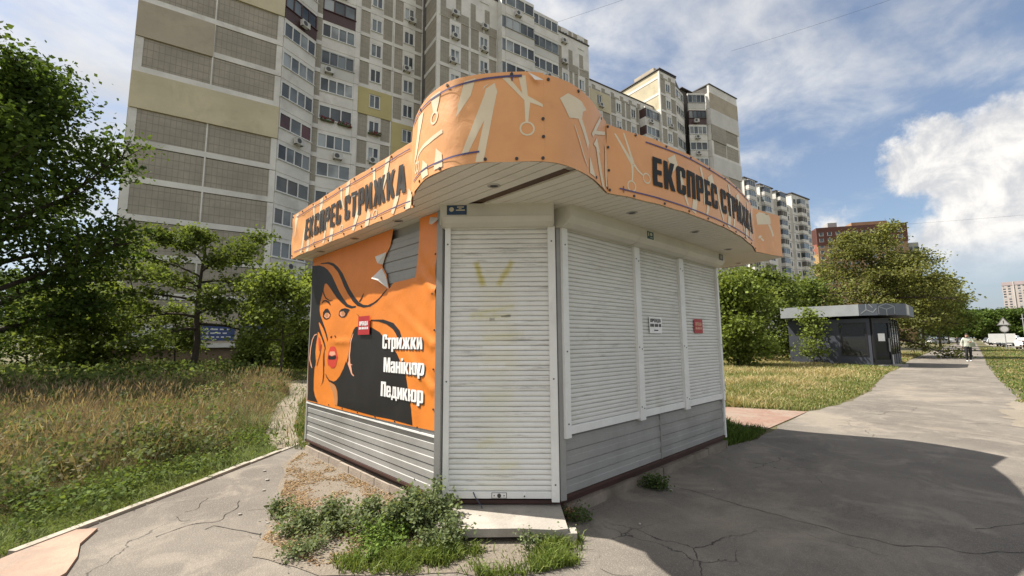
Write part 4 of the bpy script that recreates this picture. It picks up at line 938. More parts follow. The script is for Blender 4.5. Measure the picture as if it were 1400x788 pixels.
def bay(parent,x0,x1,y,z,style='tile',wx=None,ww=1.1,ac=0.):
    w=x1-x0; wx=(w-ww)/2 if wx is None else wx
    obj('facade_panel',bay_mesh(w,wx,ww,style),parent,(x0,y,z))
    g=[rb_.choice(GLS),rb_.choice(GLS)]
    window(parent,x0+wx,y+.04,z+.85,ww,1.43,2,frame_w,g,rb_.randint(0,1))
    if rb_.random()<ac: obj('air_conditioner',ac_mesh(),parent,(x0+wx+rb_.uniform(-.2,.4),y-.05,z+.35+rb_.uniform(0,.3)))
def balcony(parent,x,y,z,w,rz=0.,depth=.0,style=None,red=False):
    """glazed loggia: pale parapet and a strip of panes"""
    k=style if style is not None else rb_.choices([0,1,2,3],[5,2,1,1])[0]
    par=[pan_w,pan_w,frame_br,plas_w][k]; fm=[frame_w,frame_w,frame_br,frame_gr][k]
    def mk():
        b=MB().mat(par); b.box(0,w,-depth-.06,.25,-.02,1.05); b.mat(pan_w); b.box(0,w,-depth-.03,.25,2.45,FH-.02)
        b.mat(joint_m); b.box(0,w,-depth-.08,-depth-.06,1.02,1.06)
        if depth>0:
            b.mat(gl_d)
        b.mat(gl_d); b.quad((.0,.2,1.05),(w,.2,1.05),(w,.2,2.45),(0,.2,2.45)); return b.mesh('balcony')
    o=obj('balcony',memo(('bal',round(w,2),round(depth,2),k),mk),parent,(x,y,z),rz)
    nx=rb_.choice([3,4,4]); gm=[rb_.choice(GLS) for _ in range(nx)]
    if red: gm=[gl_r,gl_m,gl_r]; nx=3
    f=obj('glazing',memo(('bf',round(w,2),nx,fm.name),lambda:win_frame(w,1.40,nx,fm)),o,(0,-depth-.02,1.055)); 
    p=obj('balcony_pane',pane_mesh(w,1.40,nx,gm),o,(0,-depth-.02,1.055))
    if depth>0:   # side glazing
        sd=memo(('bs',round(depth,2),par.name,fm.name),lambda:MB().mat(par).box(-.02,.04,-depth-.05,.1,-.02,1.05).mat(pan_w).box(-.02,.04,-depth-.05,.1,2.45,FH-.02).mat(fm).box(-.01,.05,-depth-.04,-depth+.04,1.05,2.45).box(-.01,.05,-depth*.5-.03,-depth*.5+.03,1.05,2.45).mat(gl_m).box(.0,.03,-depth-.02,.1,1.05,2.45).mesh('side_glazing'))
        obj('side_glazing',sd,o)
    if rb_.random()<.4: obj('air_conditioner',ac_mesh(),parent,(x+math.cos(rz)*w*rb_.uniform(.1,.6),y+math.sin(rz)*w*.35-depth-.09,z+.15),rz)
    return o
def parapet(parent,x0,x1,y,z,h=1.5):
    b=MB().mat(pan_w); b.box(x0,x1,y-.02,y+.3,z,z+h)
    o=b.build('parapet',parent)
    n=max(1,round((x1-x0)/1.9)); s=(x1-x0)/n; tb=MB().mat(tile_s)
    for k in range(n):
        a=x0+k*s; tb.box(a+.12,a+s*.42,y-.045,y-.022,z+.05,z+h*.62); tb.box(a+s*.42,a+s-.1,y-.04,y-.022,z+.05,z+h*.22)
    tb.build('parapet_tile_field',o)
    MB().mat(parapet_dark).box(x0-.1,x1+.1,y-.12,y+.4,z+h,z+h+.14).build('flashing',o)
def blank_panels(parent,x0,x1,y,zj,n,special,xm=None):
    """windowless end wall: two tiled fields per storey over a pale band"""
    xm=xm if xm is not None else (x0+x1)/2
    MB().mat(pan_w).box(xm-.05,xm+.05,y-.006,y+.2,zj,zj+n*FH).build('panel_seam',parent)
    for k in range(n):
        z=zj+k*FH
        for s,(a,c) in enumerate(((x0,xm),(xm,x1))):
            st=special.get((k,s)) or special.get(k)
            if st: MB().mat(st).box(a+(0 if s==0 else .0),c,y-.09,y+.2,z,z+FH).build('wall_panel',parent)
            else:
                b=MB().mat(pan_w); b.box(a+(.02 if s==0 else .05),c-(.05 if s==0 else .02),y,y+.2,z+.03,z+.46)
                lo,hi=(a+.5,c-.05) if s==0 else (a+.05,c-.45)
                if s==0: b.box(a+.02,lo,y,y+.2,z+.46,z+FH-.03)
                else: b.box(hi,c-.02,y,y+.2,z+.46,z+FH-.03)
                b.mat(tile_a).box(lo,hi,y+.04,y+.2,z+.46,z+FH-.03); b.build('wall_panel',parent)
def core(parent,poly,z0,z1,mat=joint_m): MB().mat(mat).prism(poly,z0,z1).build('building_core',parent)
OB=(CAM.x,CAM.y,0)
# ---------------- near block (blank end wall, bays, projecting wing)
NB1=thing('apartment_building','tall panel apartment block with a windowless brown tiled end wall behind the trees','building',OB,BAZ)
J0=10.05-FH*3
DA,DB,DC=39.9,42.3,38.6
core(NB1,[(-6.0,DA+.12),(3.40,DA+.12),(6.3,DB+.15),(16.95,DB+.15),(17.25,DC+.15),(38.1,DC+.15),(38.1,54),(-6.0,54)],0,39.2)
core(NB1,[(-6.0,DA+.12),(3.40,DA+.12),(6.3,DB+.15),(16.9,DB+.15),(16.9,53.9),(-6.0,53.9)],39.2,44.5)
blank_panels(NB1,-6.04,3.43,DA,J0,15,{6:plas_y,(8,0):plas_b,(10,1):plas_y},-1.36)
SB=MB().mat(pan_w)
for k in range(15): SB.box(-6.06,-6.03,DA+.0,54,J0+k*FH+.03,J0+(k+1)*FH-.03)
SB.build('end_wall_panels',NB1)
ang=math.atan2(41.75-39.95,6.25-3.45); wl=math.hypot(41.75-39.95,6.25-3.45)
for k in range(15):
    z=J0+k*FH
    balcony(NB1,3.45,DA+.02,z,wl,ang,0.,0 if k!=10 else 2,k==6)
    MB().mat(tile_s).box(6.27,6.8,DB-.25,DB+.2,z+.4,z+FH-.02).mat(pan_w).box(6.2,6.8,DB-.30,DB+.2,z,z+.4).build('facade_panel',NB1)
    balcony(NB1,6.82,DB-.12,z,3.03,0,.0,3 if k==9 else None)
    MB().mat(pan_w).box(9.86,10.3,DB-.18,DB+.2,z+.02,z+FH-.02).build('pilaster',NB1) if k%1==0 else None
    bay(NB1,10.3,13.73,DB,z,'lemon' if k==8 else 'tile',1.15,1.1,.28)
    bay(NB1,13.75,16.95,DB,z,'lemon' if k in(6,7) else 'tile',1.12,1.1,.2)
    # wing: return wall, two bays, projecting balconies, last bay
    if z<38:
        MB().mat(tile_a).box(17.02,17.2,DC+.25,DB,z+.40,z+FH-.02).mat(pan_w).box(17.0,17.2,DC+.25,DB,z,z+.40).box(16.98,17.25,DC+.02,DC+.25,z,z+FH-.02).build('wall_panel',NB1)
        last = z+FH>39.0
        bay(NB1,17.25,20.74,DC,z,'tile',1.25,1.08,.25); bay(NB1,20.76,24.2,DC,z,'tile',1.2,1.05,.25)
        balcony(NB1,24.7,DC-.95,z,3.9,0,.0); balcony(NB1,28.75,DC-.35,z,3.95,0,0)
        MB().mat(pan_w).box(24.22,24.72,DC-.9,DC+.1,z,z+1.05).box(24.22,24.72,DC-.9,DC+.1,z+2.45,z+FH-.02).mat(frame_w).box(24.24,24.30,DC-.85,DC+.05,z+1.05,z+2.45).mat(gl_m).box(24.30,24.7,DC-.85,DC+.05,z+1.05,z+2.45).build('balcony_return',NB1)
        st='straw' if k in(9,8,5) else 'tile'
        bay(NB1,32.75,35.4,DC,z,st,.9,.95,.6); bay(NB1,35.42,38.1,DC,z,st,.9,.95,.4)
parapet(NB1,17.2,24.2,DC,J0+12*FH,39.3-(J0+12*FH)); parapet(NB1,24.2,32.7,DC,J0+12*FH+.0,39.3-(J0+12*FH)); parapet(NB1,32.75,38.1,DC,J0+12*FH,39.3-(J0+12*FH))
parapet(NB1,3.4,16.95,DB,J0+15*FH,.6); parapet(NB1,-6.04,3.43,DA,J0+15*FH,.6)
# geraniums on two balconies and a sill
gm_=M('geranium_red',(.20,.03,.045),.8,.3,14); gl_=M('geranium_leaf',(.06,.09,.03),.8,.3,14)
for x,y,z,w in ((7.0,DB-.28,J0+7*FH+.85,1.2),(8.5,DB-.28,J0+7*FH+.80,1.3),(11.35,DB-.22,J0+7*FH+.72,1.3)):
    b=MB().mat(gl_).box(x,x+w,y-.12,y+.02,z,z+.14); fb=b.build('flower_box',NB1); q=MB()
    for i in range(70):
        a_=rb_.random()*w; c_=Vector((x+a_,y-.05+rb_.uniform(-.12,.05),z+.14+rb_.uniform(-.16,.24))); s_=.05+.04*rb_.random(); q.mat(gm_ if rb_.random()<.6 else gl_)
        q.add([c_+Vector((-s_,0,0)),c_+Vector((0,-s_*.6,s_)),c_+Vector((s_,0,0)),c_+Vector((0,-s_*.3,-s_))],[(0,1,2,3)])
    q.build('flowers',fb)['kind']='stuff'
# ground storey with shop banners
banner_b=M('shop_banner_blue',(.045,.07,.19),.5,.2,1.2); banner_w=M('shop_banner_white',(.62,.62,.62),.5,.05,1)
MB().mat(M('plinth_tile',(.20,.14,.09),.8,.15,2)).box(-6.5,9,DA-1.2,DA+.1,0,1.15).build('plinth',NB1)
MB().mat(pan_w).box(-6.7,9.2,DA-1.5,DA+.1,1.15,1.45).build('plinth_ledge',NB1)
MB().mat(plas_b).box(-6.3,9.0,DA-1.0,DA+.1,1.45,3.2).build('shop_wall',NB1)
for x0,x1,m_ in ((-5.8,-2.4,banner_w),(-1.6,1.3,banner_b),(1.6,5.2,banner_b),(5.4,8.6,banner_b)):
    s=MB().mat(m_).box(x0,x1,DA-1.06,DA-1.003,1.65,2.75).build('shop_banner',NB1)
    q=MB().mat(banner_w)
    if m_ is banner_b:
        for r in range(3):
            x=x0+.9+rb_.random()*.3
            while x<x1-.4: l=rb_.uniform(.15,.5); q.box(x,min(x+l,x1-.1),DA-1.068,DA-1.061,1.85+r*.28,1.95+r*.28); x+=l+.12
        q.box(x0+.1,x0+.65,DA-1.068,DA-1.061,1.8,2.4)
        q.build('banner_print',s)['kind']='stuff'
# ---------------- farther block
NB2=thing('apartment_building','stepped panel apartment block with white and brown striped end wall above the kiosk canopy','building',OB,BAZ)
J2=33.95-FH*12
D4,D5,D6=42.3,40.8,39.0
core(NB2,[(38.2,D4+.15),(55.4,D4+.15),(55.4,55),(38.2,55)],0,37.7)
core(NB2,[(55.5,D5+.15),(59.5,D5+.15),(62.9,D4+.2),(65.7,D4+.2),(65.9,D6+.12),(74.1,D6+.12),(74.1,53),(55.5,53)],0,43.6)
MB().mat(plas_y).box(55.46,55.5,D5+.3,52.9,30.0,43.5).build('return_wall',NB2)
for k in range(3):
    MB().mat(pan_w).box(55.42,55.46,D5+.02,52.9,J2+(13+k)*FH,J2+(13+k)*FH+.4).build('floor_band',NB2)
MB().mat(pan_w).box(55.41,55.5,D5+.0,D5+.3,20,43.5).build('pilaster',NB2)
MB().mat(parapet_dark).box(55.3,59.6,D5-.15,53,43.6,43.75).build('flashing',NB2)
MB().mat(parapet_dark).box(62.9,65.72,D4-.3,53,43.6,43.75).build('flashing',NB2); MB().mat(parapet_dark).box(65.73,74.3,D6-.15,53,43.6,43.75).build('flashing',NB2)
MB().mat(pan_w).box(46,52,46,50,37.7,39.6).mat(parapet_dark).box(45.8,52.2,45.8,50.2,39.6,39.8).build('lift_housing',NB2)
MB().mat(plas_b).box(57,61,43,47,43.75,45.6).build('lift_housing',NB2)
for k in range(16):
    z=J2+k*FH
    if z<36.2:
        for a,c,st in ((38.25,41.9,'straw'),(41.92,45.85,'straw' if k>=12 else 'tile'),(45.87,49.05,'tile'),(49.07,52.1,'tile')): bay(NB2,a,c,D4,z,st,1.2,1.0,.15)
        balcony(NB2,52.4,D4-1.1,z,3.0,0,.0)
        MB().mat(pan_w).box(52.15,52.42,D4-1.1,D4,z,z+1.05).box(52.15,52.42,D4-1.1,D4,z+2.45,z+FH-.02).mat(frame_br).box(52.17,52.40,D4-1.05,D4,z+1.05,z+2.45).build('balcony_return',NB2)
    if z+FH<43.7:
        bay(NB2,55.5,59.4,D5,z,'tile',1.35,1.1,.3)
        balcony(NB2,59.55,D5+.15,z,3.2,.25,0)
        balcony(NB2,63.0,D4-1.2,z,2.9,-.55,0,(2 if k in(13,15) else None))
parapet(NB2,38.25,55.4,D4,J2+13*FH,38.9-(J2+13*FH)-1.0); parapet(NB2,55.5,59.4,D5,J2+15*FH,1.15)
blank_panels(NB2,65.8,74.2,D6,J2,15,{14:plas_b,13:plas_w,10:plas_w,(12,0):tile_s,(9,0):plas_b,7:plas_w},70.0)
MB().mat(pan_w).box(65.8,74.2,D6-.02,D6+.3,J2+15*FH,43.6).build('parapet',NB2)
SBw=MB().mat(pan_w)
for k in range(15): SBw.box(65.74,65.8,D6+.0,D4,J2+k*FH+.03,J2+(k+1)*FH-.03)
SBw.build('end_wall_panels',NB2)
# ---------------- grey stepped block further down the street
FB=thing('apartment_building','distant grey stepped tower block with stacked balconies and small roof turrets','building',OB,BAZ)
DF=61.
sl_=[(117,123.5,45.0,0),(123.5,126,42.0,.6),(126,133,45.0,.4),(133,134.6,42.0,.8),(134.6,141,44.6,.2),(141,144,42.,.7),(144,155.5,45.6,.0)]
for x0,x1,h,dy in sl_:
    MB().mat(pan_w).prism([(x0,DF+dy),(x1,DF+dy),(x1,DF+14),(x0,DF+14)],0,h).build('wall',FB)
    if h>43: MB().mat(parapet_dark).box(x0-.3,x1+.3,DF+dy-.3,DF+14.2,h,h+.3).build('roof_edge',FB)
fw_me=MB().mat(frame_w).box(-.08,1.6,-.05,.02,-.1,0).box(-.08,0,-.05,.02,0,1.5).box(1.5,1.58,-.05,.02,0,1.5).box(0,1.5,-.05,.02,1.42,1.5).box(.71,.78,-.05,.02,0,1.42).mat(gl_d).quad((0,-.01,0),(1.5,-.01,0),(1.5,-.01,1.5),(0,-.01,1.5)).mesh('window')
fb_me=[MB().mat(par).box(0,3.4,-1.1,0,0,1.0).mat(pan_w).box(0,3.4,-1.1,0,2.5,2.62).mat(g).box(.06,3.34,-1.04,0,1.0,2.5).mat(fm).box(1.1,1.18,-1.07,-1.02,1.0,2.5).box(2.2,2.28,-1.07,-1.02,1.0,2.5).mesh('balcony') for par,g,fm in ((pan_w,gl_d,frame_w),(plas_w,gl_d,frame_gr),(pan_w,joint_m,frame_w),(plas_w,gl_m,frame_w))]
band_me={}
for k in range(6,16):
    z=k*2.8-.2
    for i,(x0,x1,h,dy) in enumerate(sl_):
        if z+2.5>h: continue
        w=x1-x0
        if i in(0,2,4): obj('balcony',rb_.choice(fb_me),FB,(x0+.3,DF+dy,z)); obj('window',fw_me,FB,(x0+4.4,DF+dy-.01,z+.9))
        elif i==6: obj('window',fw_me,FB,(x0+.8,DF+dy-.01,z+.9)); obj('balcony',rb_.choice(fb_me),FB,(x0+3.2,DF+dy,z)); obj('window',fw_me,FB,(x0+7.4,DF+dy-.01,z+.9)); obj('window',fw_me,FB,(x0+9.6,DF+dy-.01,z+.9))
        elif w>2.2: obj('window',fw_me,FB,(x0+.4,DF+dy-.01,z+.9))
        band=MB().mat(joint_m).box(x0+.02,x1-.02,DF+dy-.03,DF+dy-.003,z-.04,z+.04) if (z<h-1) else None
        if band: band.build('panel_joint',FB)
# ---------------- brick coloured tower
def polar(px,dist):       # bearing of a photo column -> ground position at a distance along the lens axis
    x=(px-700)/605.; return Vector((CAM.x,CAM.y,0))+Vector((math.cos(HEAD),math.sin(HEAD),0))*dist+Vector((math.sin(HEAD),-math.cos(HEAD),0))*(dist*x)
brick_lit=M('brick_sunlit_straw',(.50,.33,.15),.85,.08,.2); brick_shade=M('brick_shaded_tan',(.33,.21,.125),.85,.10,.2); brick_r=M('brick_oxblood',(.125,.052,.042),.85,.1,.2); brick_p=M('brick_salmon',(.38,.14,.09),.85,.1,.2); grey_side=M('tower_grey',(.36,.36,.36),.85,.1,.2)  # straw side carries sunlight in its colour, tan front carries shade
a=polar(1126,215); c=polar(1252,205); v=c-a; rzT=math.atan2(v.y,v.x); wT=v.length
TW=thing('brick_tower','tall brick apartment tower painted sunlit straw on its side and shaded tan in front, with an oxblood top behind the acacia','building',a,rzT)
def seg_box(name,x0,x1,y0,y1,z0,z1,m_,par): return MB().mat(m_).box(x0,x1,y0,y1,z0,z1).build(name,par)
seg_box('wall',0,wT,0,26,0,47,brick_shade,TW); seg_box('upper_wall',-.2,wT+.2,-.2,26.2,47.01,56,brick_r,TW); seg_box('roof_house',wT*.45,wT*.85,4,16,56.01,58.5,brick_shade,TW); seg_box('roof_house',8,12,8,14,56.01,60,grey_side,TW)
seg_box('side_wing',wT+.02,wT+5,2,24,0,46.5,grey_side,TW)
b=MB().mat(brick_lit).prism([(-.02,.5),(-9,7),(-9,26),(-.02,26)],0,43); b.build('side_wall',TW); b=MB().mat(brick_p).prism([(-.03,.45),(-9.05,6.95),(-9.05,26),(-.03,26)],43.01,48); b.build('side_wall',TW); b=MB().mat(brick_r).prism([(-.04,.4),(-9.1,6.9),(-9.1,26),(-.04,26)],48.01,55); b.build('upper_wall',TW)
seg_box('stair_turret',-7.5,-3.5,12,16,55.01,66,brick_shade,TW)
tw_me=MB().mat(frame_w).box(-.1,1.7,-.06,0,-.12,0).box(-.1,0,-.06,0,0,1.6).box(1.6,1.7,-.06,0,0,1.6).mat(gl_d).box(0,1.6,-.03,0,0,1.6).mesh('window')
n=int(wT/3.6)
for k in range(6,18):
    for i in range(n):
        z=k*3.0+.9
        obj('window',tw_me,TW,(1.0+i*3.6,-.02 if z<46 else -.22,z))
    for i in range(2):
        if k*3+2.5<54: obj('window',tw_me,TW,(wT+1.0+i*2.2,1.99,k*3.0+.9)) if k*3<43 else None
    dxy=Vector((9,-6.5,0)).normalized()
    for i in range(3): obj('window',tw_me,TW,(-9+dxy.x*(1.2+i*3.4),7+dxy.y*(1.2+i*3.4)-.06,k*3.0+.9),math.atan2(-6.5,9))
# ---------------- far tower on the right and far block on the left
a=polar(1374,520); c=polar(1412,500); v=c-a; w_=v.length
FT=thing('far_tower','far pinkish grey residential tower beyond the car park','building',a,math.atan2(v.y,v.x))
pk=M('tower_pinkgrey',(.40,.355,.34),.85,.1,.05); seg_box('wall',0,w_,0,30,0,62,pk,FT); seg_box('upper_wall',-.3,w_+.3,-.3,30.3,62.01,66,M('tower_mauve',(.34,.28,.29),.85,.1,.05),FT); seg_box('side_bay',w_*.42,w_*.46,-.8,.01,0,66,M('tower_rib',(.46,.44,.42),.85,.1,.05),FT)
b=MB()
for k in range(3,21):
    for i in range(int(w_/4)):
        if abs(i*4+2-w_*.44)<1.5: continue
        b.mat(gl_d if (i*7+k*3)%5 else gl_l).box(.8+i*4,3.0+i*4,-.05,-.01,k*3,k*3+1.6)
b=b.build('windows',FT); b['kind']='stuff'
a=polar(96,300); c=polar(156,290); v=c-a
LB=thing('far_block','far pale apartment block glimpsed between the dark tree and the tiled wall','building',a,math.atan2(v.y,v.x))
seg_box('wall',0,v.length,0,12,0,53,pan_w,LB)
lw=MB().mat(gl_d).box(0,2.2,-.06,-.01,0,1.5).mat(frame_w).box(1.05,1.15,-.09,-.06,0,1.5).mesh('window')
for k in range(8,18):
    for i in range(8): obj('window',lw,LB,(1.0+i*3.5,-.01,k*2.9+.9))
    seg_box('floor_band',0,v.length,-.25,-.02,k*2.9,k*2.9+.5,plas_w,LB)
# ---------------- left low shop strip is part of the block; wires overhead
wire_m=M('wire_black',(.03,.03,.03),.5,.1,4)
def sky_pt(px,py,dist):
    v=fw*dist+r2*(dist*(px-700)/605.)-u2*(dist*(py-394)/605.); return CAM+v
def wire(p0,p1,r,sag,label):
    pts=[Vector(p0).lerp(Vector(p1),t/16)+Vector((0,0,-sag*4*(t/16)*(1-t/16))) for t in range(17)]
    o=MB().mat(wire_m).tube(pts,r,5).build('overhead_wire'); tag(o,label,'cable')
# ================================================================== vegetation
def leaf_mat(name, trans=.33, rough=.75, gain=1.12):
    m_=bpy.data.materials.new(name); m_.use_nodes=True; nt=m_.node_tree; N=nt.nodes; L=nt.links; N.clear()
    out=N.new('ShaderNodeOutputMaterial'); at=N.new('ShaderNodeAttribute'); at.attribute_name='tint'
    p=N.new('ShaderNodeBsdfPrincipled'); p.inputs['Roughness'].default_value=rough; gn=N.new('ShaderNodeMix'); gn.data_type='RGBA'; gn.blend_type='MULTIPLY'; gn.inputs['Factor'].default_value=1; L.new(at.outputs['Color'],gn.inputs[6]); gn.inputs[7].default_value=(gain,gain,gain,1); L.new(gn.outputs[2],p.inputs['Base Color'])
    if 'Specular IOR Level' in p.inputs: p.inputs['Specular IOR Level'].default_value=.08
    t=N.new('ShaderNodeBsdfTranslucent'); g=N.new('ShaderNodeMix'); g.data_type='RGBA'; g.blend_type='MULTIPLY'; g.inputs['Factor'].default_value=1
    L.new(at.outputs['Color'],g.inputs[6]); g.inputs[7].default_value=(1.55,1.5,.8,1); L.new(g.outputs[2],t.inputs['Color'])
    mx=N.new('ShaderNodeMixShader'); mx.inputs[0].default_value=trans; L.new(p.outputs[0],mx.inputs[1]); L.new(t.outputs[0],mx.inputs[2]); L.new(mx.outputs[0],out.inputs[0])
    return m_
leaf_m=leaf_mat('leaf'); blade_m=leaf_mat('grass_blade',.3,.6)
bark_m=M('bark',(.075,.058,.045),.95,.25,6,0,.8,30); bark_l=M('bark_pale',(.16,.13,.10),.95,.2,6,0,.6,30)
def inpoly(P,poly):
    x,y=P[:,0],P[:,1]; c=np.zeros(len(P),bool); n=len(poly)
    for i in range(n):
        x0,y0=poly[i]; x1,y1=poly[(i+1)%n]
        if y0==y1: continue
        t=((y0>y)!=(y1>y))&(x<(x1-x0)*(y-y0)/(y1-y0)+x0); c^=t
    return c
def fbm(P,sc,seed=0):
    out=np.empty(len(P)); 
    for i,(x,y) in enumerate(P): out[i]=noise.fractal(Vector((x*sc,y*sc,seed)),1.,2.,4)
    return out
def scatter(n,poly,rmin,rmax,a0,a1,power=1.0):
    """random points in a ground polygon, denser near the kiosk corner where the path user stands"""
    r=rmin*(rmax/rmin)**(NP.random(n)**power); a=HEAD+np.radians(a0+(a1-a0)*NP.random(n))
    P=np.stack([CAM.x+r*np.cos(a),CAM.y+r*np.sin(a)],1); k=inpoly(P,poly); return P[k],r[k]
def blades(name,P,h,w,lean,col,z0=-.02,kind='stuff',mat=None,seg2=True,field=None):
    n=len(P); a=NP.random(n)*2*np.pi; la=NP.random(n)*2*np.pi if field is None else field+NP.normal(size=n)*.9; ln=lean*NP.random(n)*h
    dx,dy=np.cos(a)*w/2,np.sin(a)*w/2; lx,ly=np.cos(la)*ln,np.sin(la)*ln
    z=np.full(n,z0)
    V=np.empty((n,5,3),np.float32)
    V[:,0]=np.stack([P[:,0]-dx,P[:,1]-dy,z],1); V[:,1]=np.stack([P[:,0]+dx,P[:,1]+dy,z],1)
    V[:,2]=np.stack([P[:,0]-dx*.75+lx*.4,P[:,1]-dy*.75+ly*.4,z+h*.6],1); V[:,3]=np.stack([P[:,0]+dx*.75+lx*.4,P[:,1]+dy*.75+ly*.4,z+h*.6],1)
    V[:,4]=np.stack([P[:,0]+lx,P[:,1]+ly,z+h*(1-.25*lean*NP.random(n))],1)
    b=np.arange(n)[:,None]*5; F=np.concatenate([b+np.array([[0,1,3]]),b+np.array([[0,3,2]]),b+np.array([[2,3,4]])]).astype(np.int32)
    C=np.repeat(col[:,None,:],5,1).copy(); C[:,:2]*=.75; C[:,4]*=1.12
    me=npmesh(name,V.reshape(-1,3),F,mat or blade_m,C.reshape(-1,3),3)
    return me
def pick(n,cols,p): 
    c=np.array(cols)[NP.choice(len(cols),n,p=p)]; return c*(.75+.5*NP.random((n,1)))
kl=[np.array(k) for k in kerbline]
track_poly=track
# --- tall meadow left of the path
mead=[(-40,-24)]+[(-7.5,-1.0),(-3.32,2.36),(-3.05,2.58),(-2.52,2.99),(-1.92,3.48),(-.99,4.25),(-.97,4.8),(-.78,5.8),(-.26,7.5),(.46,9.45),(1.25,11.2),(1.75,13.6),(2.4,15.4),(2.4,45),(-60,45)]
P,r=scatter(430000,mead,3.2,44,-4,56,.85)
dk=(P-np.array([-.99,4.17]))@np.array([-.626,.78]); dk=np.where(P[:,1]>5,np.maximum(dk,0)+.0,dk)
pn=fbm(P,.55,3.); pn2=fbm(P,1.7,9.)
n=len(P); tall=np.clip((dk-.55)/1.0,0,1); edge=tall<.25
far=np.clip((r-15)/8,0,1)
h=(.05+.05*NP.random(n))*(1-tall)+tall*(.17+.18*NP.random(n)+.24*pn+.18*pn2)+far*.32*NP.random(n)
h=np.clip(h,.05,1.1)
dry=np.array([(.205,.15,.095),(.175,.115,.078),(.165,.14,.075),(.25,.20,.125)]); gre=np.array([(.095,.125,.04),(.125,.155,.05),(.07,.095,.032)])
isdry=(NP.random(n)<np.clip(.66+.9*pn-.5*pn2-far*.6,.10,.92)*tall)
col=np.where(isdry[:,None],dry[NP.integers(0,4,n)],gre[NP.integers(0,3,n)]*np.where(edge,1.5,1.1)[:,None])*(.7+.6*NP.random((n,1)))
w=.0028+.00048*r
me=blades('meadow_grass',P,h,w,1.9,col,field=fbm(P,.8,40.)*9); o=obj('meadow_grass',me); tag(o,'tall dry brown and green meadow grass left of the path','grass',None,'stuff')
# seed heads and stalks
P,r=scatter(34000,mead,4.2,30,-4,56,.9); dk=(P-np.array([-.99,4.17]))@np.array([-.626,.78]); k=dk>1.0; P,r=P[k],r[k]; pn=fbm(P,.55,3.); k=NP.random(len(P))<np.clip(.5+pn,.1,1); P,r,pn=P[k],r[k],pn[k]; n=len(P)
h=.26+.26*NP.random(n)+.20*pn; lx,ly=(NP.random(n)-.5)*.45,(NP.random(n)-.5)*.45
w=.0016+.00032*r; hw=.003+.00045*r; hl=.08+.08*NP.random(n)
V=np.empty((n,7,3),np.float32); z=np.zeros(n); a=NP.random(n)*np.pi; cx,cy=np.cos(a),np.sin(a)
V[:,0]=np.stack([P[:,0]-cx*w,P[:,1]-cy*w,z],1); V[:,1]=np.stack([P[:,0]+cx*w,P[:,1]+cy*w,z],1); T=np.stack([P[:,0]+lx,P[:,1]+ly,h],1); V[:,2]=T
V[:,3]=T; V[:,4]=T+np.stack([cx*hw+lx*.12,cy*hw+ly*.12,hl*.45],1); V[:,5]=T+np.stack([lx*.3,ly*.3,hl],1); V[:,6]=T+np.stack([-cx*hw+lx*.12,-cy*hw+ly*.12,hl*.45],1)
b=np.arange(n)[:,None]*7; F=np.concatenate([b+np.array([[0,1,2]]),b+np.array([[3,4,5]]),b+np.array([[3,5,6]])]).astype(np.int32)
C=pick(n,[(.23,.175,.115),(.19,.13,.09),(.29,.24,.16)],[.45,.3,.25]); C=np.repeat(C[:,None,:],7,1)
o=obj('seed_heads',npmesh('seed_heads',V.reshape(-1,3),F,blade_m,C.reshape(-1,3),3)); tag(o,'tan seed heads standing above the meadow grass','grass',None,'stuff')
# leafy herbs among the grass
P,r=scatter(1500,mead,4.5,24,-4,54,.9); dk=(P-np.array([-.99,4.17]))@np.array([-.626,.78]); q=fbm(P,.6,55.); k=(dk>.8)&(q>-.12); P,r=P[k],r[k]; m_=len(P); hb=.22+.34*NP.random(m_)
tint=pick(m_,[(.10,.13,.05),(.13,.155,.075),(.17,.15,.09),(.08,.115,.035)],[.35,.3,.15,.2]); per=90
base=np.repeat(np.concatenate([P,np.zeros((m_,1))],1),per,0); t=NP.random(m_*per); an=NP.random(m_*per)*6.28; rad=.17*np.sqrt(NP.random(m_*per))*(.4+.8*t)
CP=base+np.stack([np.cos(an)*rad,np.sin(an)*rad,t*np.repeat(hb,per)],1); n=m_*per
HV=CP,np.repeat(r,per),np.repeat(tint,per,0)
# --- grass round the worn track and behind the kiosk
bk=[(-.76,4.02),(-.97,4.8),(-.78,5.8),(-.26,7.5),(.46,9.45),(1.25,11.2),(1.75,13.6),(2.4,15.4),(2.4,40),(30,40),(30,20),(5.5,18),(3.7,4.1)]
P,r=scatter(90000,bk,5.5,40,-2,34,.8); n=len(P); h=(.06+.12*NP.random(n)+.10*fbm(P,1.1,4.)).clip(.03,.5)
keep=~((inpoly(P,track))&(NP.random(n)<.86)); P,r,h=P[keep],r[keep],h[keep]; n=len(P)
o=obj('yard_grass',blades('yard_grass',P,h,.004+.0009*r,1.2,pick(n,[(.10,.15,.035),(.075,.11,.03),(.25,.20,.10)],[.45,.3,.25]))); tag(o,'short green grass round the worn track beside the kiosk','grass',None,'stuff')
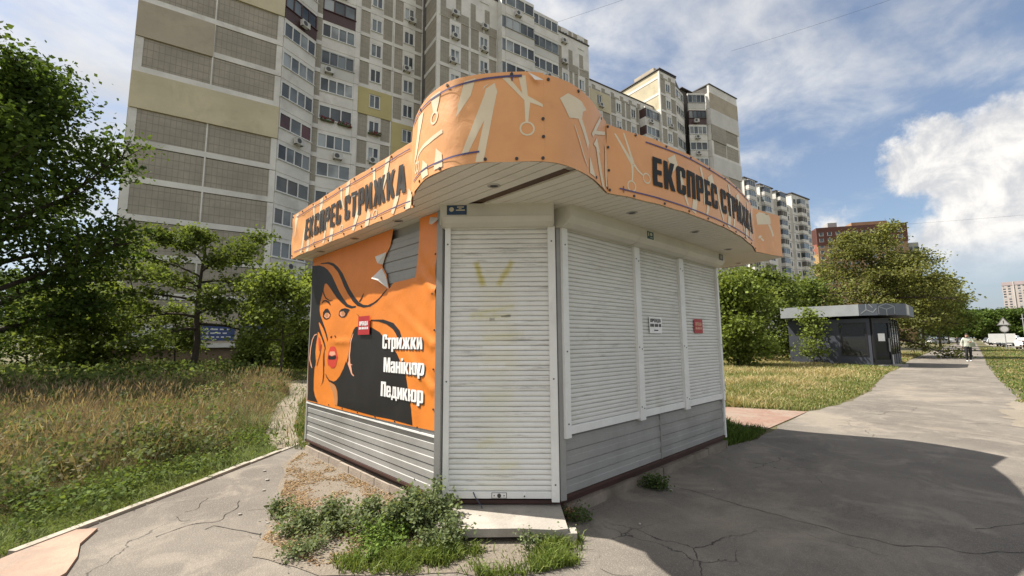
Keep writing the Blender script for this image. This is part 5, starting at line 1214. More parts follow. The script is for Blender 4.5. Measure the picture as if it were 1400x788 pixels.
# --- dry verge between the path and the dark kiosk
vg=[(7.95,.05),(9.6,-.2),(13.3,-.24),(20.75,.3),(27,.35),(38.6,1.0),(80,1.6),(80,30),(7.3,30),(7.45,3),(7.4,1.5)]
P,r=scatter(280000,vg,8,60,-52,0,.8); n=len(P); pn=fbm(P,.35,14.); pn2=fbm(P,1.2,5.)
de=np.clip((P[:,1]-.1)/1.6,0,1); h=(.05+.05*NP.random(n)+de*(.10+.13*NP.random(n)+.10*pn)+.05*pn2).clip(.03,.6)
dd=(NP.random(n)<np.clip(.52+1.1*pn+.4*pn2,.08,.9)*np.clip(de+.25,0,1))
dry2=np.array([(.38,.31,.16),(.32,.255,.13),(.43,.37,.22)]); gr2=np.array([(.15,.18,.055),(.12,.15,.045),(.19,.205,.075)])
col=np.where(dd[:,None],dry2[NP.integers(0,3,n)],gr2[NP.integers(0,3,n)])*(.75+.5*NP.random((n,1)))
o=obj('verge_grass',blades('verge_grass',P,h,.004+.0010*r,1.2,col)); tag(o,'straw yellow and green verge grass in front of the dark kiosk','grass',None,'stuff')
# --- lawn on the street side of the path
lw_=[(11.5,-3.6),(12.9,-3.0),(13.25,-3.1),(15.9,-3.02),(22.6,-2.86),(32.3,-2.7),(54.6,-2.6),(98,-2.25),(110,-5),(80,-6),(60,-9),(40,-16),(5,-16),(5,-4.8),(9,-4.6)]
P,r=scatter(150000,lw_,9,110,-70,-45,.8); n=len(P); pn=fbm(P,.3,24.); pn2=fbm(P,1.3,6.); h=(.04+.06*NP.random(n)+.05*pn2).clip(.02,.3)
dd=NP.random(n)<np.clip(.32+.7*pn,.05,.8); col=np.where(dd[:,None],np.array([(.30,.24,.12),(.35,.29,.16),(.24,.21,.09)])[NP.integers(0,3,n)],np.array([(.085,.135,.032),(.11,.165,.04),(.13,.17,.05)])[NP.integers(0,3,n)])*(.75+.5*NP.random((n,1)))
k=NP.random(n)<np.clip(.75+pn*1.2,.15,1); P,r,h,col=P[k],r[k],h[k],col[k]
o=obj('lawn_grass',blades('lawn_grass',P,h,.005+.0010*r,1.3,col)); tag(o,'patchy mown lawn grass along the street side of the path','grass',None,'stuff')
# --- tuft of grass at the far corner of the kiosk and in the bed
tf=[(3.62,-.02),(4.35,-.14),(5.3,-.02),(5.25,.4),(5.8,.9),(5.6,3),(3.7,3),(3.6,.3)]
P,r=scatter(60000,tf,6,12,-42,8,1.); n=len(P); h=(.07+.10*NP.random(n)+.06*fbm(P,2.,2.)).clip(.03,.4)
o=obj('corner_grass',blades('corner_grass',P,h,.006+.0007*r,1.2,pick(n,[(.07,.115,.025),(.10,.15,.035),(.055,.085,.02)],[.4,.35,.25]))); tag(o,'dense green grass patch at the far corner of the kiosk','grass',None,'stuff')
bedg=[(-1.70,.62),(-1.36,.40),(-1.0,.30),(-.98,.12),(-.60,-.26),(-.30,-.28),(-.20,-.40),(-.52,-.62),(-1.0,-.42),(-1.35,-.02),(-1.74,.40)]
P=np.stack([-1.95+1.9*NP.random(60000),-.8+1.7*NP.random(60000)],1); k=inpoly(P,bedg); P=P[k]; q=fbm(P,2.6,1.); k=NP.random(len(P))<np.clip(.34+1.4*q,.03,1); P,q=P[k],q[k]; n=len(P); h=(.035+.055*NP.random(n)+.05*q).clip(.02,.2)
o=obj('step_grass',blades('step_grass',P,h,np.full(n,.0075),1.3,pick(n,[(.13,.175,.04),(.10,.14,.035),(.17,.20,.06)],[.45,.35,.2]),.004)); tag(o,'bright green low grass in front of the doorstep','grass',None,'stuff')
# dry litter on the soil bed
lt=[(-.8,3.9),(-1.15,3.4),(-1.45,2.5),(-1.7,1.9),(-1.95,1.3),(-1.8,.6),(-1.2,.2),(-.9,.9),(-.76,1.5)]
P=np.stack([-2.0+1.3*NP.random(52000),.1+3.9*NP.random(52000)],1); P=P[inpoly(P,lt)]; q=fbm(P,2.2,8.); P=P[NP.random(len(P))<np.clip(.25+1.5*q,.02,.9)]; n=len(P); a=NP.random(n)*6.28; s=.006+.016*NP.random(n)
V=np.empty((n,4,3),np.float32); e1=np.stack([np.cos(a),np.sin(a),NP.random(n)*.5],1)*s[:,None]; e2=np.stack([-np.sin(a),np.cos(a),NP.random(n)*.4],1)*(s*.35)[:,None]; c=np.stack([P[:,0],P[:,1],np.full(n,.010)],1)
V[:,0]=c-e1;V[:,1]=c+e2;V[:,2]=c+e1;V[:,3]=c-e2
C=np.repeat(pick(n,[(.30,.21,.12),(.22,.145,.085),(.36,.28,.18),(.15,.11,.07)],[.35,.3,.2,.15])[:,None,:],4,1)
o=obj('dry_litter',npmesh('dry_litter',V.reshape(-1,3),np.arange(n*4).reshape(-1,4),blade_m,C.reshape(-1,3),4)); tag(o,'dry leaf and straw litter on the soil beside the cladding','litter',None,'stuff')

# --- trees
def leaf_cloud(C,S,size,tint,flat=.6,upb=.35):
    """C: clump centres (m,3), S: spread, returns V,F,cols of leaf rhombs"""
    n=len(C); off=NP.normal(size=(n,3))*S[:,None]; off[:,2]*=flat; p=C+off
    nr=NP.normal(size=(n,3)); nr[:,2]=np.abs(nr[:,2])+upb; nr/=np.linalg.norm(nr,axis=1)[:,None]
    t=NP.normal(size=(n,3)); t-= (t*nr).sum(1)[:,None]*nr; t/=np.linalg.norm(t,axis=1)[:,None]; b=np.cross(nr,t)
    s=size*(.6+.8*NP.random(n)); L=t*s[:,None]; Wd=b*(s*.42)[:,None]; dr=np.zeros((n,3)); dr[:,2]=-s*.15
    V=np.empty((n,4,3),np.float32); V[:,0]=p-L*.5; V[:,1]=p+Wd+dr*.2; V[:,2]=p+L*.5+dr; V[:,3]=p-Wd+dr*.2
    return V,np.repeat(tint[:,None,:],4,1)
def make_tree(name,label,base,H,cr,seed,nleaf,lsize,style='broad',trunk_r=.12,cbase=.25,cols=None,group=None,cat='tree',z0=0.,bark=None,nlimb=18,spread=.34):
    rg=np.random.default_rng(seed); rt_=random.Random(seed)
    root=thing(name,label,cat,(base[0],base[1],z0),rt_.uniform(0,6.28),group)
    mb=MB().mat(bark or bark_m); mb.smooth=True
    tp=[]; x=y=0
    for k in range(9):
        f=k/8; tp.append((x,y,H*.88*f)); x+=rt_.uniform(-.04,.04)*H*.25; y+=rt_.uniform(-.04,.04)*H*.25
    mb.tube(tp,[trunk_r*(1.25 if k==0 else 1)*(1-.82*k/8) for k in range(9)],8)
    cl=[]; wt=[]
    def tpt(f):
        q=f*8; i=min(int(q),7); k=q-i; return Vector(tp[i]).lerp(Vector(tp[i+1]),k)
    for i in range(nlimb):
        f=cbase+(.97-cbase)*((i+.5*rt_.random())/nlimb); az_=i*2.4+rt_.uniform(-.5,.5)
        g=(f-cbase)/(1-cbase)
        if style=='broad': prof=math.sqrt(max(.05,1-(2*g-.75)**2/1.6)); elev=.25+.75*g
        elif style=='layer': prof=.55+.5*math.sin(math.pi*min(1,g*1.15+.12)) if g<.75 else .95*(1-g)*2.2+.25; elev=.10+.62*g
        elif style=='vase': prof=.45+.6*g; elev=.9
        else: prof=.8*(1-g)+.3; elev=.5
        Ln=cr*prof*rt_.uniform(.8,1.12); s=tpt(f*.98); d=Vector((math.cos(az_)*math.cos(elev),math.sin(az_)*math.cos(elev),math.sin(elev)))
        pts=[s]; cur=s.copy(); dd=d.copy(); ns=6
        for k in range(ns):
            dd=(dd+Vector((rt_.uniform(-.2,.2),rt_.uniform(-.2,.2),rt_.uniform(-.12,.16)-(.10 if style=='layer' else 0)))).normalized(); cur=cur+dd*(Ln/ns); pts.append(cur.copy())
        r0=trunk_r*(1-.8*f)*.55+.012
        mb.tube(pts,[r0*(1-.85*k/ns)+.004 for k in range(ns+1)],5)
        for k in range(2,ns+1):
            cl.append(pts[k]); wt.append(.7)
            for _ in range(2 if k<ns else 3):
                sa=dd.copy(); q=pts[k].copy(); e=Vector((rt_.uniform(-1,1),rt_.uniform(-1,1),rt_.uniform(-.25,.55))).normalized(); sl=Ln*.30*rt_.uniform(.6,1.2)
                e=(e+(pts[k]-pts[k-1]).normalized()*.8).normalized(); mid=q+e*sl*.5; end=q+e*sl; 
                mb.tube([q,mid,end],[r0*.32+.003,r0*.2+.003,.003],4); cl+= [mid,end]; wt+= [.8,1.]
    mb.build('trunk',root)
    cl=np.array([tuple(v) for v in cl]); wt=np.array(wt)*rg.uniform(.1,1.0,len(cl))**1.6; wt/=wt.sum()
    idx=rg.choice(len(cl),nleaf,p=wt); cb=np.array(cols)
    ct=cb[rg.integers(0,len(cb),len(cl))]*rg.uniform(.72,1.28,(len(cl),1))
    V,Cc=leaf_cloud(cl[idx],np.full(nleaf,spread),lsize,ct[idx]*rg.uniform(.75,1.25,(nleaf,1)),.55 if style=='layer' else .75)
    me=npmesh('crown',V.reshape(-1,3),np.arange(nleaf*4).reshape(-1,4),leaf_m,Cc.reshape(-1,3),4)
    obj('crown',me,root); return root
HP,HR,HT=HV; V,Cc=leaf_cloud(HP,np.full(len(HP),.02),.035+.0016*HR,HT*(.75+.5*NP.random((len(HP),1))),.8,.1); V=V.reshape(-1,3); V[:,2]=np.maximum(V[:,2],0.)
o=obj('meadow_herbs',npmesh('meadow_herbs',V,np.arange(len(HP)*4).reshape(-1,4),leaf_m,Cc.reshape(-1,3),4)); tag(o,'leafy grey green herbs growing among the meadow grass','herbs',None,'stuff')
dk_g=[(.06,.095,.022),(.085,.125,.028),(.05,.08,.02)]; md_g=[(.105,.14,.036),(.135,.17,.044),(.08,.11,.03)]; lt_g=[(.14,.18,.04),(.115,.15,.036),(.17,.21,.055)]; ac_g=[(.145,.155,.05),(.17,.18,.06),(.115,.125,.04)]
def at(px,dep): p=polar(px,dep); return (p.x,p.y)
make_tree('dark_tree','large dark broadleaf tree at the edge of the meadow',at(-40,13.5),10.8,3.8,3,46000,.145,'broad',.20,.12,dk_g,None,nlimb=30,spread=.33)
make_tree('acacia_tree','wide layered acacia standing alone before the tiled end wall',at(268,20),7.2,3.9,8,17000,.14,'layer',.16,.30,md_g,None,nlimb=18,spread=.22)
make_tree('young_tree','small leaning bright green tree beside the banner wall',at(388,19),4.2,1.7,12,8500,.13,'broad',.06,.42,lt_g,None,nlimb=12,spread=.28)
make_tree('young_tree','slender young tree in front of the white shop banner',at(245,23),3.4,1.2,15,2600,.13,'broad',.05,.35,lt_g,None,nlimb=10,spread=.26)
for px,dep,H_,c_,sd,lab,cc in ((135,22,4.0,2.0,21,'broad light green bush between the dark tree and the acacia',lt_g),(95,20,3.6,1.9,22,'dense green bush under the dark tree',md_g),(45,24,4.5,2.8,24,'shadowed bush behind the dark tree',dk_g),(352,28,1.5,.9,26,'low rounded shrub behind the small leaning tree',md_g),(412,25,2.2,1.1,27,'leafy shrub against the kiosk back corner',md_g)):
    make_tree('bush',lab,at(px,dep),H_,c_,sd,9500,.15,'broad',.05,.06,cc,'bushes before the apartment block','bush',nlimb=16,spread=.34)
# right of the kiosk
make_tree('maple_tree','bushy young maple close behind the kiosk end',at(1004,24),5.0,1.9,31,13000,.165,'broad',.07,.06,lt_g,None,nlimb=22,spread=.36)
make_tree('maple_tree','bushy young maple reaching above the dark kiosk roof edge',at(1046,30),6.2,2.1,32,13000,.17,'broad',.07,.06,md_g,None,nlimb=22,spread=.36)
make_tree('bush','spreading green bush between the maples and the dark kiosk',at(1100,35),6.0,2.3,33,8500,.20,'broad',.07,.06,md_g,None,'bush',nlimb=20,spread=.4)
make_tree('acacia_tree','tall spreading olive green acacia rising behind the dark kiosk',at(1206,36),11.0,4.3,36,34000,.16,'layer',.24,.14,ac_g,None,nlimb=38,spread=.42)
make_tree('street_tree','rounded tree along the path past the dark kiosk',at(1258,54),8.0,4.0,37,17000,.28,'broad',.16,.38,ac_g,'trees along the path',nlimb=20,spread=.5)
make_tree('street_tree','broad tree beyond the dark kiosk near the bend of the path',at(1280,78),8.5,4.2,38,14000,.34,'broad',.16,.38,md_g,'trees along the path',nlimb=18,spread=.55)
make_tree('street_tree','farthest of the trees beside the path',at(1292,108),8.8,4.6,39,9000,.42,'broad',.16,.3,dk_g,'trees along the path',nlimb=16,spread=.65)
make_tree('sapling','thin sapling leaning on the wall of the dark kiosk',at(1107,24.6),3.3,.75,41,1500,.13,'broad',.03,.12,lt_g,None,nlimb=14,spread=.22)
# far tree line across the end of the street
proto=make_tree('far_tree','dark tree in the distant row across the end of the street',at(1320,240),14,8,51,7000,.9,'broad',.3,.05,dk_g,'distant tree row',nlimb=16,spread=1.1)
for px,dep,s in ((1332,245,1.0),(1343,232,.95),(1352,250,1.12),(1362,238,1.1),(1371,246,1.15),(1381,235,1.0),(1391,240,1.1),(1401,236,1.05),(1411,244,1.),(1306,250,.8),(1292,255,.8)):
    c=copy_tree(proto); p=at(px,dep); c.location=(p[0],p[1],0); c.rotation_euler=(0,0,rnd.uniform(0,6)); c.scale=(s,s,s*rnd.uniform(.85,1.0))
# --- weeds by the door
def weed(base,h,rad,n,seed,label,lsize=.045,cols=None,name='weed',group='weeds round the kiosk foot'):
    rg=np.random.default_rng(seed); rt_=random.Random(seed); root=thing(name,label,'weed',(base[0],base[1],.004),0,group)
    mb=MB().mat(M('weed_stem',(.12,.14,.055),.8,.2,9)); cl=[]
    for i in range(max(5,int(n/60))):
        a=rt_.uniform(0,6.28); rr=rad*math.sqrt(rt_.random()); hh=.85*h*rt_.uniform(.35,1.1)*(1-.4*rr/rad)
        e=Vector((math.cos(a)*rr,math.sin(a)*rr,hh)); s=Vector((math.cos(a)*rr*.25,math.sin(a)*rr*.25,0)); m_=s.lerp(e,.5)+Vector((0,0,hh*.12))
        mb.tube([s,m_,e],[.0045,.0035,.002],4)
        for t in (.3,.45,.6,.75,.88,1.): cl.append((s.lerp(m_,t*2) if t<.5 else m_.lerp(e,t*2-1)))
    mb.build('stem',root)
    cl=np.array([tuple(v) for v in cl]); n=int(n*1.15); idx=rg.integers(0,len(cl),n); cb=np.array(cols or [(.125,.155,.075),(.155,.185,.095),(.095,.125,.055)])
    V,Cc=leaf_cloud(cl[idx],np.full(n,.036),lsize*.60,cb[rg.integers(0,len(cb),n)]*rg.uniform(.75,1.3,(n,1)),.8,.5)
    V=V.reshape(-1,3); V[:,2]=np.maximum(V[:,2],.004); obj('leaves',npmesh('leaves',V,np.arange(n*4).reshape(-1,4),leaf_m,Cc.reshape(-1,3),4),root)
weed((-.98,.62),.50,.26,2000,61,'tall bushy weed against the left door post',.055)
weed((-1.22,.78),.36,.26,1700,62,'spreading grey green weed beside the tall weed',.05)
weed((-1.02,.28),.26,.22,1200,70,'leafy weed overhanging the corner of the doorstep',.045)
weed((-1.44,1.10),.26,.25,1300,63,'mid sized weed clump on the soil bed',.045)
weed((-1.70,1.25),.20,.20,900,64,'low weed at the edge of the asphalt',.04)
weed((-1.68,1.72),.17,.13,500,65,'small solitary weed by the cracked asphalt',.04)
weed((-1.78,.86),.14,.20,600,66,'flat weed mat beside the path',.035)
weed((-1.35,.55),.20,.24,1000,67,'low leafy weed in front of the soil bed',.04,[(.13,.19,.045),(.10,.155,.035)])
weed((-.62,-.22),.22,.05,110,68,'single upright weed sprig in front of the doorstep',.035)
weed((-.42,-.30),.09,.20,420,71,'creeping weed at the front of the doorstep',.03)
weed((1.27,-.17),.19,.13,620,69,'small dark weed growing from the foundation of the shutter wall',.04,[(.06,.09,.03),(.08,.115,.04)])
weed((.06,-.16),.13,.10,300,72,'small weed beside the right end of the doorstep',.035,[(.06,.09,.03),(.08,.115,.04)])
weed((.10,-.10),.13,.14,240,73,'dry brown weed beside the doorstep',.03,[(.20,.13,.075),(.26,.18,.10)])
# leafy ground weeds on the meadow margin
P,r=scatter(14000,[(-3.6,2.5),(-2.4,3.2),(-.9,4.4),(-.7,6.0),(-1.6,6.0),(-4.4,3.6)],3.5,12,-4,50,1.); n0=len(P); q=fbm(P,1.2,31.); k=q>.02; P=P[k]; n=len(P)*5; C0=np.repeat(np.concatenate([P,np.full((len(P),1),.10)],1),5,0)
V,Cc=leaf_cloud(C0,np.full(n,.07),.036,pick(n,[(.085,.12,.035),(.12,.165,.045),(.06,.09,.025)],[.4,.4,.2]),.7,.5); V=V.reshape(-1,3); V[:,2]=np.maximum(V[:,2],0.)
o=obj('margin_weeds',npmesh('margin_weeds',V,np.arange(n*4).reshape(-1,4),leaf_m,Cc.reshape(-1,3),4)); tag(o,'leafy green weeds along the meadow margin by the kerb','weeds',None,'stuff')
# tall green weeds at the back of the meadow
bw=[(-40,10),(-22,16),(-14,14.5),(-8,14.6),(-2,15.3),(2,16),(2,24),(-40,30)]
P,r=scatter(30000,bw,14,40,-4,56,1.); n0=len(P); hh=.30+.45*NP.random(n0); C0=np.concatenate([P,hh[:,None]*NP.random((n0,1))],1); C0=np.repeat(C0,3,0); n=len(C0)
V,Cc=leaf_cloud(C0,np.full(n,.14),.13,pick(n,[(.10,.135,.04),(.13,.17,.05),(.075,.10,.032)],[.4,.35,.25]),.9,.2); V=V.reshape(-1,3); V[:,2]=np.maximum(V[:,2],0.)
o=obj('back_weeds',npmesh('back_weeds',V,np.arange(n*4).reshape(-1,4),leaf_m,Cc.reshape(-1,3),4)); tag(o,'tall dark green weeds at the back of the meadow','weeds',None,'stuff')
# pebbles and scraps
pb=M('pebble_pale',(.36,.34,.31),.9,.15,20)
r9=random.Random(12)
for i,(x,y) in enumerate([(-1.62,2.55),(-1.50,2.9),(-1.83,1.62),(-1.72,1.30),(-1.95,2.0),(-1.42,3.3),(1.36,-.26),(1.30,-.34),(1.62,-.62),(.35,-.55)]):
    s=r9.uniform(.010,.022); bm=bmesh.new(); bmesh.ops.create_icosphere(bm,subdivisions=1,radius=s)
    for v in bm.verts: v.co=Vector((v.co.x*r9.uniform(.8,1.4),v.co.y*r9.uniform(.8,1.2),max(v.co.z*.6,-s*.3)))
    me=bpy.data.meshes.new('pebble'); bm.to_mesh(me); bm.free(); me.materials.append(pb); o=obj('pebble',me,None,(x,y,s*.25+.004)); tag(o,'pale pebble lying loose near the kiosk foot','pebble','loose pebbles near the kiosk')
# ================================================================== dark kiosk down the path
K2=thing('dark_kiosk','dark blue grey glazed corner kiosk with a grey geometric canopy beside the path','kiosk',(26.9,1.35,0))
nav=M('kiosk_navy_panel',(.055,.062,.082),.55,.1,1.2); blk=M('kiosk_black_frame',(.018,.018,.02),.45,.1,2); fas=M('kiosk_fascia_grey',(.34,.36,.38),.5,.08,1.,0,0,0,.3,1.2,(.18,.19,.20)); fasd=M('kiosk_fascia_dark',(.11,.125,.15),.5,.08,1.2)
def gls(name,c): 
    b=NB(name); b.set('Base Color',c); b.set('Roughness',.05); b.set('IOR',1.5); b.set('Alpha',.55); return b.m
g2=gls('kiosk_glass',(.03,.035,.04)); wood=M('kiosk_blind',(.16,.125,.105),.7,.15,3); inner=M('kiosk_interior',(.10,.10,.10),.8,.1,1)
def k2(name,x0,x1,y0,y1,z0,z1,m_,par=None): return MB().mat(m_).box(x0-26.9,x1-26.9,y0-1.35,y1-1.35,z0,z1).build(name,par or K2)
k2('front_wall',26.9,27.0,1.40,2.0-.45,0,2.55,nav); k2('front_wall',26.9,27.0,2.75,5.2,0,2.55,nav); k2('front_wall',26.9,27.0,1.55,2.75,0,.55,nav); k2('front_wall',26.9,27.0,1.55,2.75,2.35,2.55,nav)
k2('rear_wall',27.0,31.8,5.1,5.2,0,2.55,nav); k2('end_wall',31.7,31.8,.75,5.1,0,2.55,nav); k2('floor',26.95,31.7,.8,5.1,.02,.10,inner); k2('inner_wall',29.5,29.6,2.2,5.1,.1,2.5,inner)
w=k2('window',26.93,26.96,1.62,2.68,.62,2.28,wood); 
for a in ((1.55,1.62,.55,2.35),(2.68,2.75,.55,2.35),(1.62,2.68,.55,.62),(1.62,2.68,2.28,2.35)): k2('window_frame',26.88,26.99,*a,blk,w)
k2('pane',26.915,26.925,1.62,2.68,.62,2.28,g2,w)
# street side glazing
for i in range(4):
    x=27.8+i*.98
    p=k2('side_window',x,x+.06,.73,.80,.0,2.55,blk); k2('pane',x+.06,x+.92,.755,.765,.62,2.45,g2,p); k2('panel',x+.06,x+.98,.75,.80,.0,.62,plas_w if i<1 else nav,p)
k2('side_window',31.72,31.78,.73,.80,0,2.55,blk)
# door across the corner
dl=math.hypot(.85,.62); da=math.atan2(-.62,.85)
D2=MB().mat(blk).box(0,.09,-.05,.05,0,2.55).box(dl-.09,dl,-.05,.05,0,2.55).box(.09,dl-.09,-.05,.05,2.3,2.55).box(.09,dl-.09,-.05,.05,0,.10).box(.09,dl-.09,-.03,.03,.10,.38).build('door',K2,(0,0,0),da)
MB().mat(g2).box(.09,dl-.09,-.006,.006,.38,2.3).build('pane',D2); MB().mat(frame_gr).box(dl-.16,dl-.12,-.09,-.05,.8,1.5).build('handle',D2); MB().mat(paper_m).box(.35,.75,-.012,-.008,1.35,1.75).build('door_notice',D2)
MB().mat(M('kiosk_step',(.30,.28,.26),.9,.1,3)).prism([(.0,-.35),(1.3,-1.15),(2.0,-1.15),(2.0,-.5),(.9,-.62),(.05,-.02)],0,.12).build('step',K2)
# canopy with folded geometric pattern
cp=[(26.55,5.45),(26.55,1.75),(26.75,1.0),(27.3,.35),(28.1,.02),(32.1,.02),(32.1,5.45)]
b=MB().mat(nav).prism([(x-26.9,y-1.35) for x,y in cp],2.70,3.28); CN=b.build('canopy',K2)
def strip(name,a,c,z0,z1,m_,par,off=.02):
    a=Vector((a[0]-26.9,a[1]-1.35,0)); c=Vector((c[0]-26.9,c[1]-1.35,0)); d=c-a; L_=d.length; return MB().mat(m_).box(0,L_,-off,-.003,z0,z1).build(name,par,a,math.atan2(d.y,d.x))
strip('fascia',cp[0],cp[1],2.70,3.30,fas,CN); strip('fascia',cp[1],cp[2],2.70,3.30,fasd,CN); strip('fascia',cp[2],cp[3],2.70,3.30,fasd,CN); strip('fascia',cp[3],cp[4],2.70,3.30,fasd,CN); strip('fascia',cp[4],cp[5],2.70,3.30,fasd,CN)
linem=M('kiosk_line_grey',(.34,.36,.38),.5,.05,2)
def lines(a,c,segs,w=.035):
    a_=Vector((a[0]-26.9,a[1]-1.35,0)); c_=Vector((c[0]-26.9,c[1]-1.35,0)); d=c_-a_; L_=d.length
    for (x0,z0,x1,z1) in segs:
        q=stroke([(x0*L_,z0),(x1*L_,z1)],w); bb=MB().mat(linem)
        bb.add([(x,-.026,z) for x,z in q]+[(x,-.021,z) for x,z in q],[(0,1,2,3),(7,6,5,4)]+[(i,(i+1)%4,4+(i+1)%4,4+i) for i in range(4)]); bb.build('fascia_line',CN,a_,math.atan2(d.y,d.x))
lines(cp[2],cp[3],[(.05,2.75,.05,3.15),(.05,3.15,.5,3.30),(.5,3.30,.95,3.15),(.95,3.15,.95,2.75),(.05,3.15,.5,3.0),(.95,3.15,.5,3.0),(.5,3.0,.5,2.68)])
lines(cp[1],cp[2],[(.1,2.8,.4,3.0),(.4,3.0,.4,3.3),(.4,3.0,.75,2.85),(.75,2.85,.95,3.05),(.55,3.3,.75,3.1)])
strip('fascia_patch',(28.5,.02),(29.6,.02),2.75,3.30,plas_w,CN,.03)
# ================================================================== people
def person(name,label,base,rz,H,shirt,trous,skin,hair,shoe,pose):
    root=thing(name,label,'person',(base[0],base[1],0),rz); s=H/1.72
    P={'pel':(0,0,.93),'bel':(0,.01,1.05),'che':(0,.0,1.28),'nk':(0,0,1.45),'hd0':(0,-.02,1.53),'hd1':(0,-.03,1.64),'hd2':(0,-.02,1.71),
       'shl':(-.17,0,1.39),'shr':(.17,0,1.39),'ell':pose['ell'],'elr':pose['elr'],'hal':pose['hal'],'har':pose['har'],
       'hil':(-.09,0,.88),'hir':(.09,0,.88),'knl':pose['knl'],'knr':pose['knr'],'anl':pose['anl'],'anr':pose['anr'],'tol':pose['tol'],'tor':pose['tor']}
    E=[('pel','bel'),('bel','che'),('che','nk'),('nk','hd0'),('hd0','hd1'),('hd1','hd2'),('che','shl'),('che','shr'),('shl','ell'),('shr','elr'),('ell','hal'),('elr','har'),('pel','hil'),('pel','hir'),('hil','knl'),('hir','knr'),('knl','anl'),('knr','anr'),('anl','tol'),('anr','tor')]
    Rr={'pel':(.16,.12),'bel':(.155,.12),'che':(.17,.12),'nk':(.055,.06),'hd0':(.075,.085),'hd1':(.082,.095),'hd2':(.05,.06),'shl':(.07,.07),'shr':(.07,.07),'ell':(.05,.05),'elr':(.05,.05),'hal':(.035,.035),'har':(.035,.035),'hil':(.10,.10),'hir':(.10,.10),'knl':(.07,.07),'knr':(.07,.07),'anl':(.05,.05),'anr':(.05,.05),'tol':(.035,.03),'tor':(.035,.03)}
    ks=list(P); me=bpy.data.meshes.new('body'); me.from_pydata([tuple(c*s for c in P[k]) for k in ks],[(ks.index(a),ks.index(b_)) for a,b_ in E],[]); o=obj('body',me,root)
    md=o.modifiers.new('skin','SKIN'); sv=me.skin_vertices[0].data
    for i,k in enumerate(ks): sv[i].radius=(Rr[k][0]*s,Rr[k][1]*s); sv[i].use_root=(k=='pel')
    o.modifiers.new('sub','SUBSURF').levels=2; o.modifiers['sub'].render_levels=2
    dg=bpy.context.evaluated_depsgraph_get(); ev=o.evaluated_get(dg); nm=bpy.data.meshes.new_from_object(ev); o.modifiers.clear(); o.data=nm; nm.name='body'
    nm.materials.clear()
    for m_ in (shirt,trous,skin,hair,shoe): nm.materials.append(m_)
    hs=[Vector(tuple(c*s for c in P[k])) for k in('hal','har')]
    for p in nm.polygons:
        c=p.center/s; p.use_smooth=True
        if c.z>1.60 or (c.z>1.50 and c.y>.03): i=3
        elif c.z>1.45: i=2
        elif min((p.center-h).length for h in hs)<.085*s: i=2
        elif c.z<.10: i=4
        elif c.z<.93: i=1
        else: i=0
        p.material_index=i
    for k,sg in (('hal',-1),('har',1)):      # five fingers
        h=Vector(tuple(c*s for c in P[k])); d=Vector((0,0,-1)) if pose.get('down',True) or k=='hal' else Vector((-.8*sg,-.3,0)).normalized()
        f=MB().mat(skin); sd=d.cross(Vector((1,0,0))).normalized()
        for q in range(4): f.tube([h+sd*(q-1.5)*.018*s+d*.02*s,h+sd*(q-1.5)*.02*s+d*.075*s+Vector((-.01*sg,0,0)),h+sd*(q-1.5)*.018*s+d*(.105-.012*abs(q-1.5))*s+Vector((-.025*sg,0,0))],.0085*s,5)
        f.tube([h+sd*-.03*s,h+sd*-.045*s+d*.04*s,h+sd*-.04*s+d*.065*s],.009*s,5); f.build('fingers',root)
    hd=Vector((0,-.115*s,1.60*s)); f=MB().mat(skin).add([hd+Vector((-.012,.0,.02)),hd+Vector((.012,0,.02)),hd+Vector((.014,-.005,-.018)),hd+Vector((-.014,-.005,-.018)),hd+Vector((0,-.022,-.014))],[(0,1,4),(1,2,4),(2,3,4),(3,0,4)]); f.mat(M('eye_dark',(.02,.02,.02),.3,0,1)).box(-.04,-.022,hd.y+.002,hd.y+.012,hd.z+.02,hd.z+.032).box(.022,.04,hd.y+.002,hd.y+.012,hd.z+.02,hd.z+.032).mat(M('lip_dark',(.30,.12,.10),.5,0,1)).box(-.02,.02,hd.y+.004,hd.y+.014,hd.z-.05,hd.z-.04); f.build('face',root)
    return root
skin=M('skin',(.48,.29,.20),.55,.05,9)
PR=person('person','person in a pale top and black trousers walking along the path with a bag',(36.9,-1.98),R(-78),1.78,M('top_sage',(.52,.55,.47),.8,.08,6),M('trousers_black',(.014,.014,.016),.8,.1,6),skin,M('hair_dark',(.05,.04,.035),.8,.1,9),M('shoes_white',(.75,.75,.74),.6,.03,9),
   dict(ell=(-.26,.02,1.13),elr=(.27,-.05,1.15),hal=(-.28,-.06,.88),har=(.06,-.22,1.20),knl=(-.10,-.10,.50),knr=(.09,.02,.49),anl=(-.10,-.03,.08),anr=(.09,.20,.10),tol=(-.11,-.16,.035),tor=(.10,.10,.035),down=False))
BG=MB().mat(M('bag_grey_green',(.16,.18,.13),.8,.12,9)); BG.smooth=False
BG.prism([(-.13,-.05),(-.10,-.09),(.10,-.09),(.13,-.05),(.13,.04),(.10,.06),(-.10,.06),(-.13,.04)],0,.24); BG.tube([(-.10,-.01,.24),(-.09,0,.42),(.02,.05,.56),(.10,.02,.42),(.10,-.01,.24)],.012,5)
bo=BG.build('shoulder_bag',None,(36.9-.12,-1.98-.20,.92),R(-78)); tag(bo,'grey green bag held at the front of the walking person','bag')
person('person','distant person in dark clothes farther along the path',(118,.6),R(-80),1.70,M('coat_dark',(.03,.03,.035),.8,.1,6),M('trousers_black',(.014,.014,.016)),skin,M('hair_dark',(.05,.04,.035)),M('shoes_dark',(.03,.03,.03),.6,.03,9),
   dict(ell=(-.25,.0,1.13),elr=(.25,.0,1.13),hal=(-.27,-.08,.90),har=(.27,.05,.90),knl=(-.09,-.06,.50),knr=(.09,.02,.49),anl=(-.09,.0,.08),anr=(.09,.14,.09),tol=(-.10,-.13,.035),tor=(.10,.04,.035)))
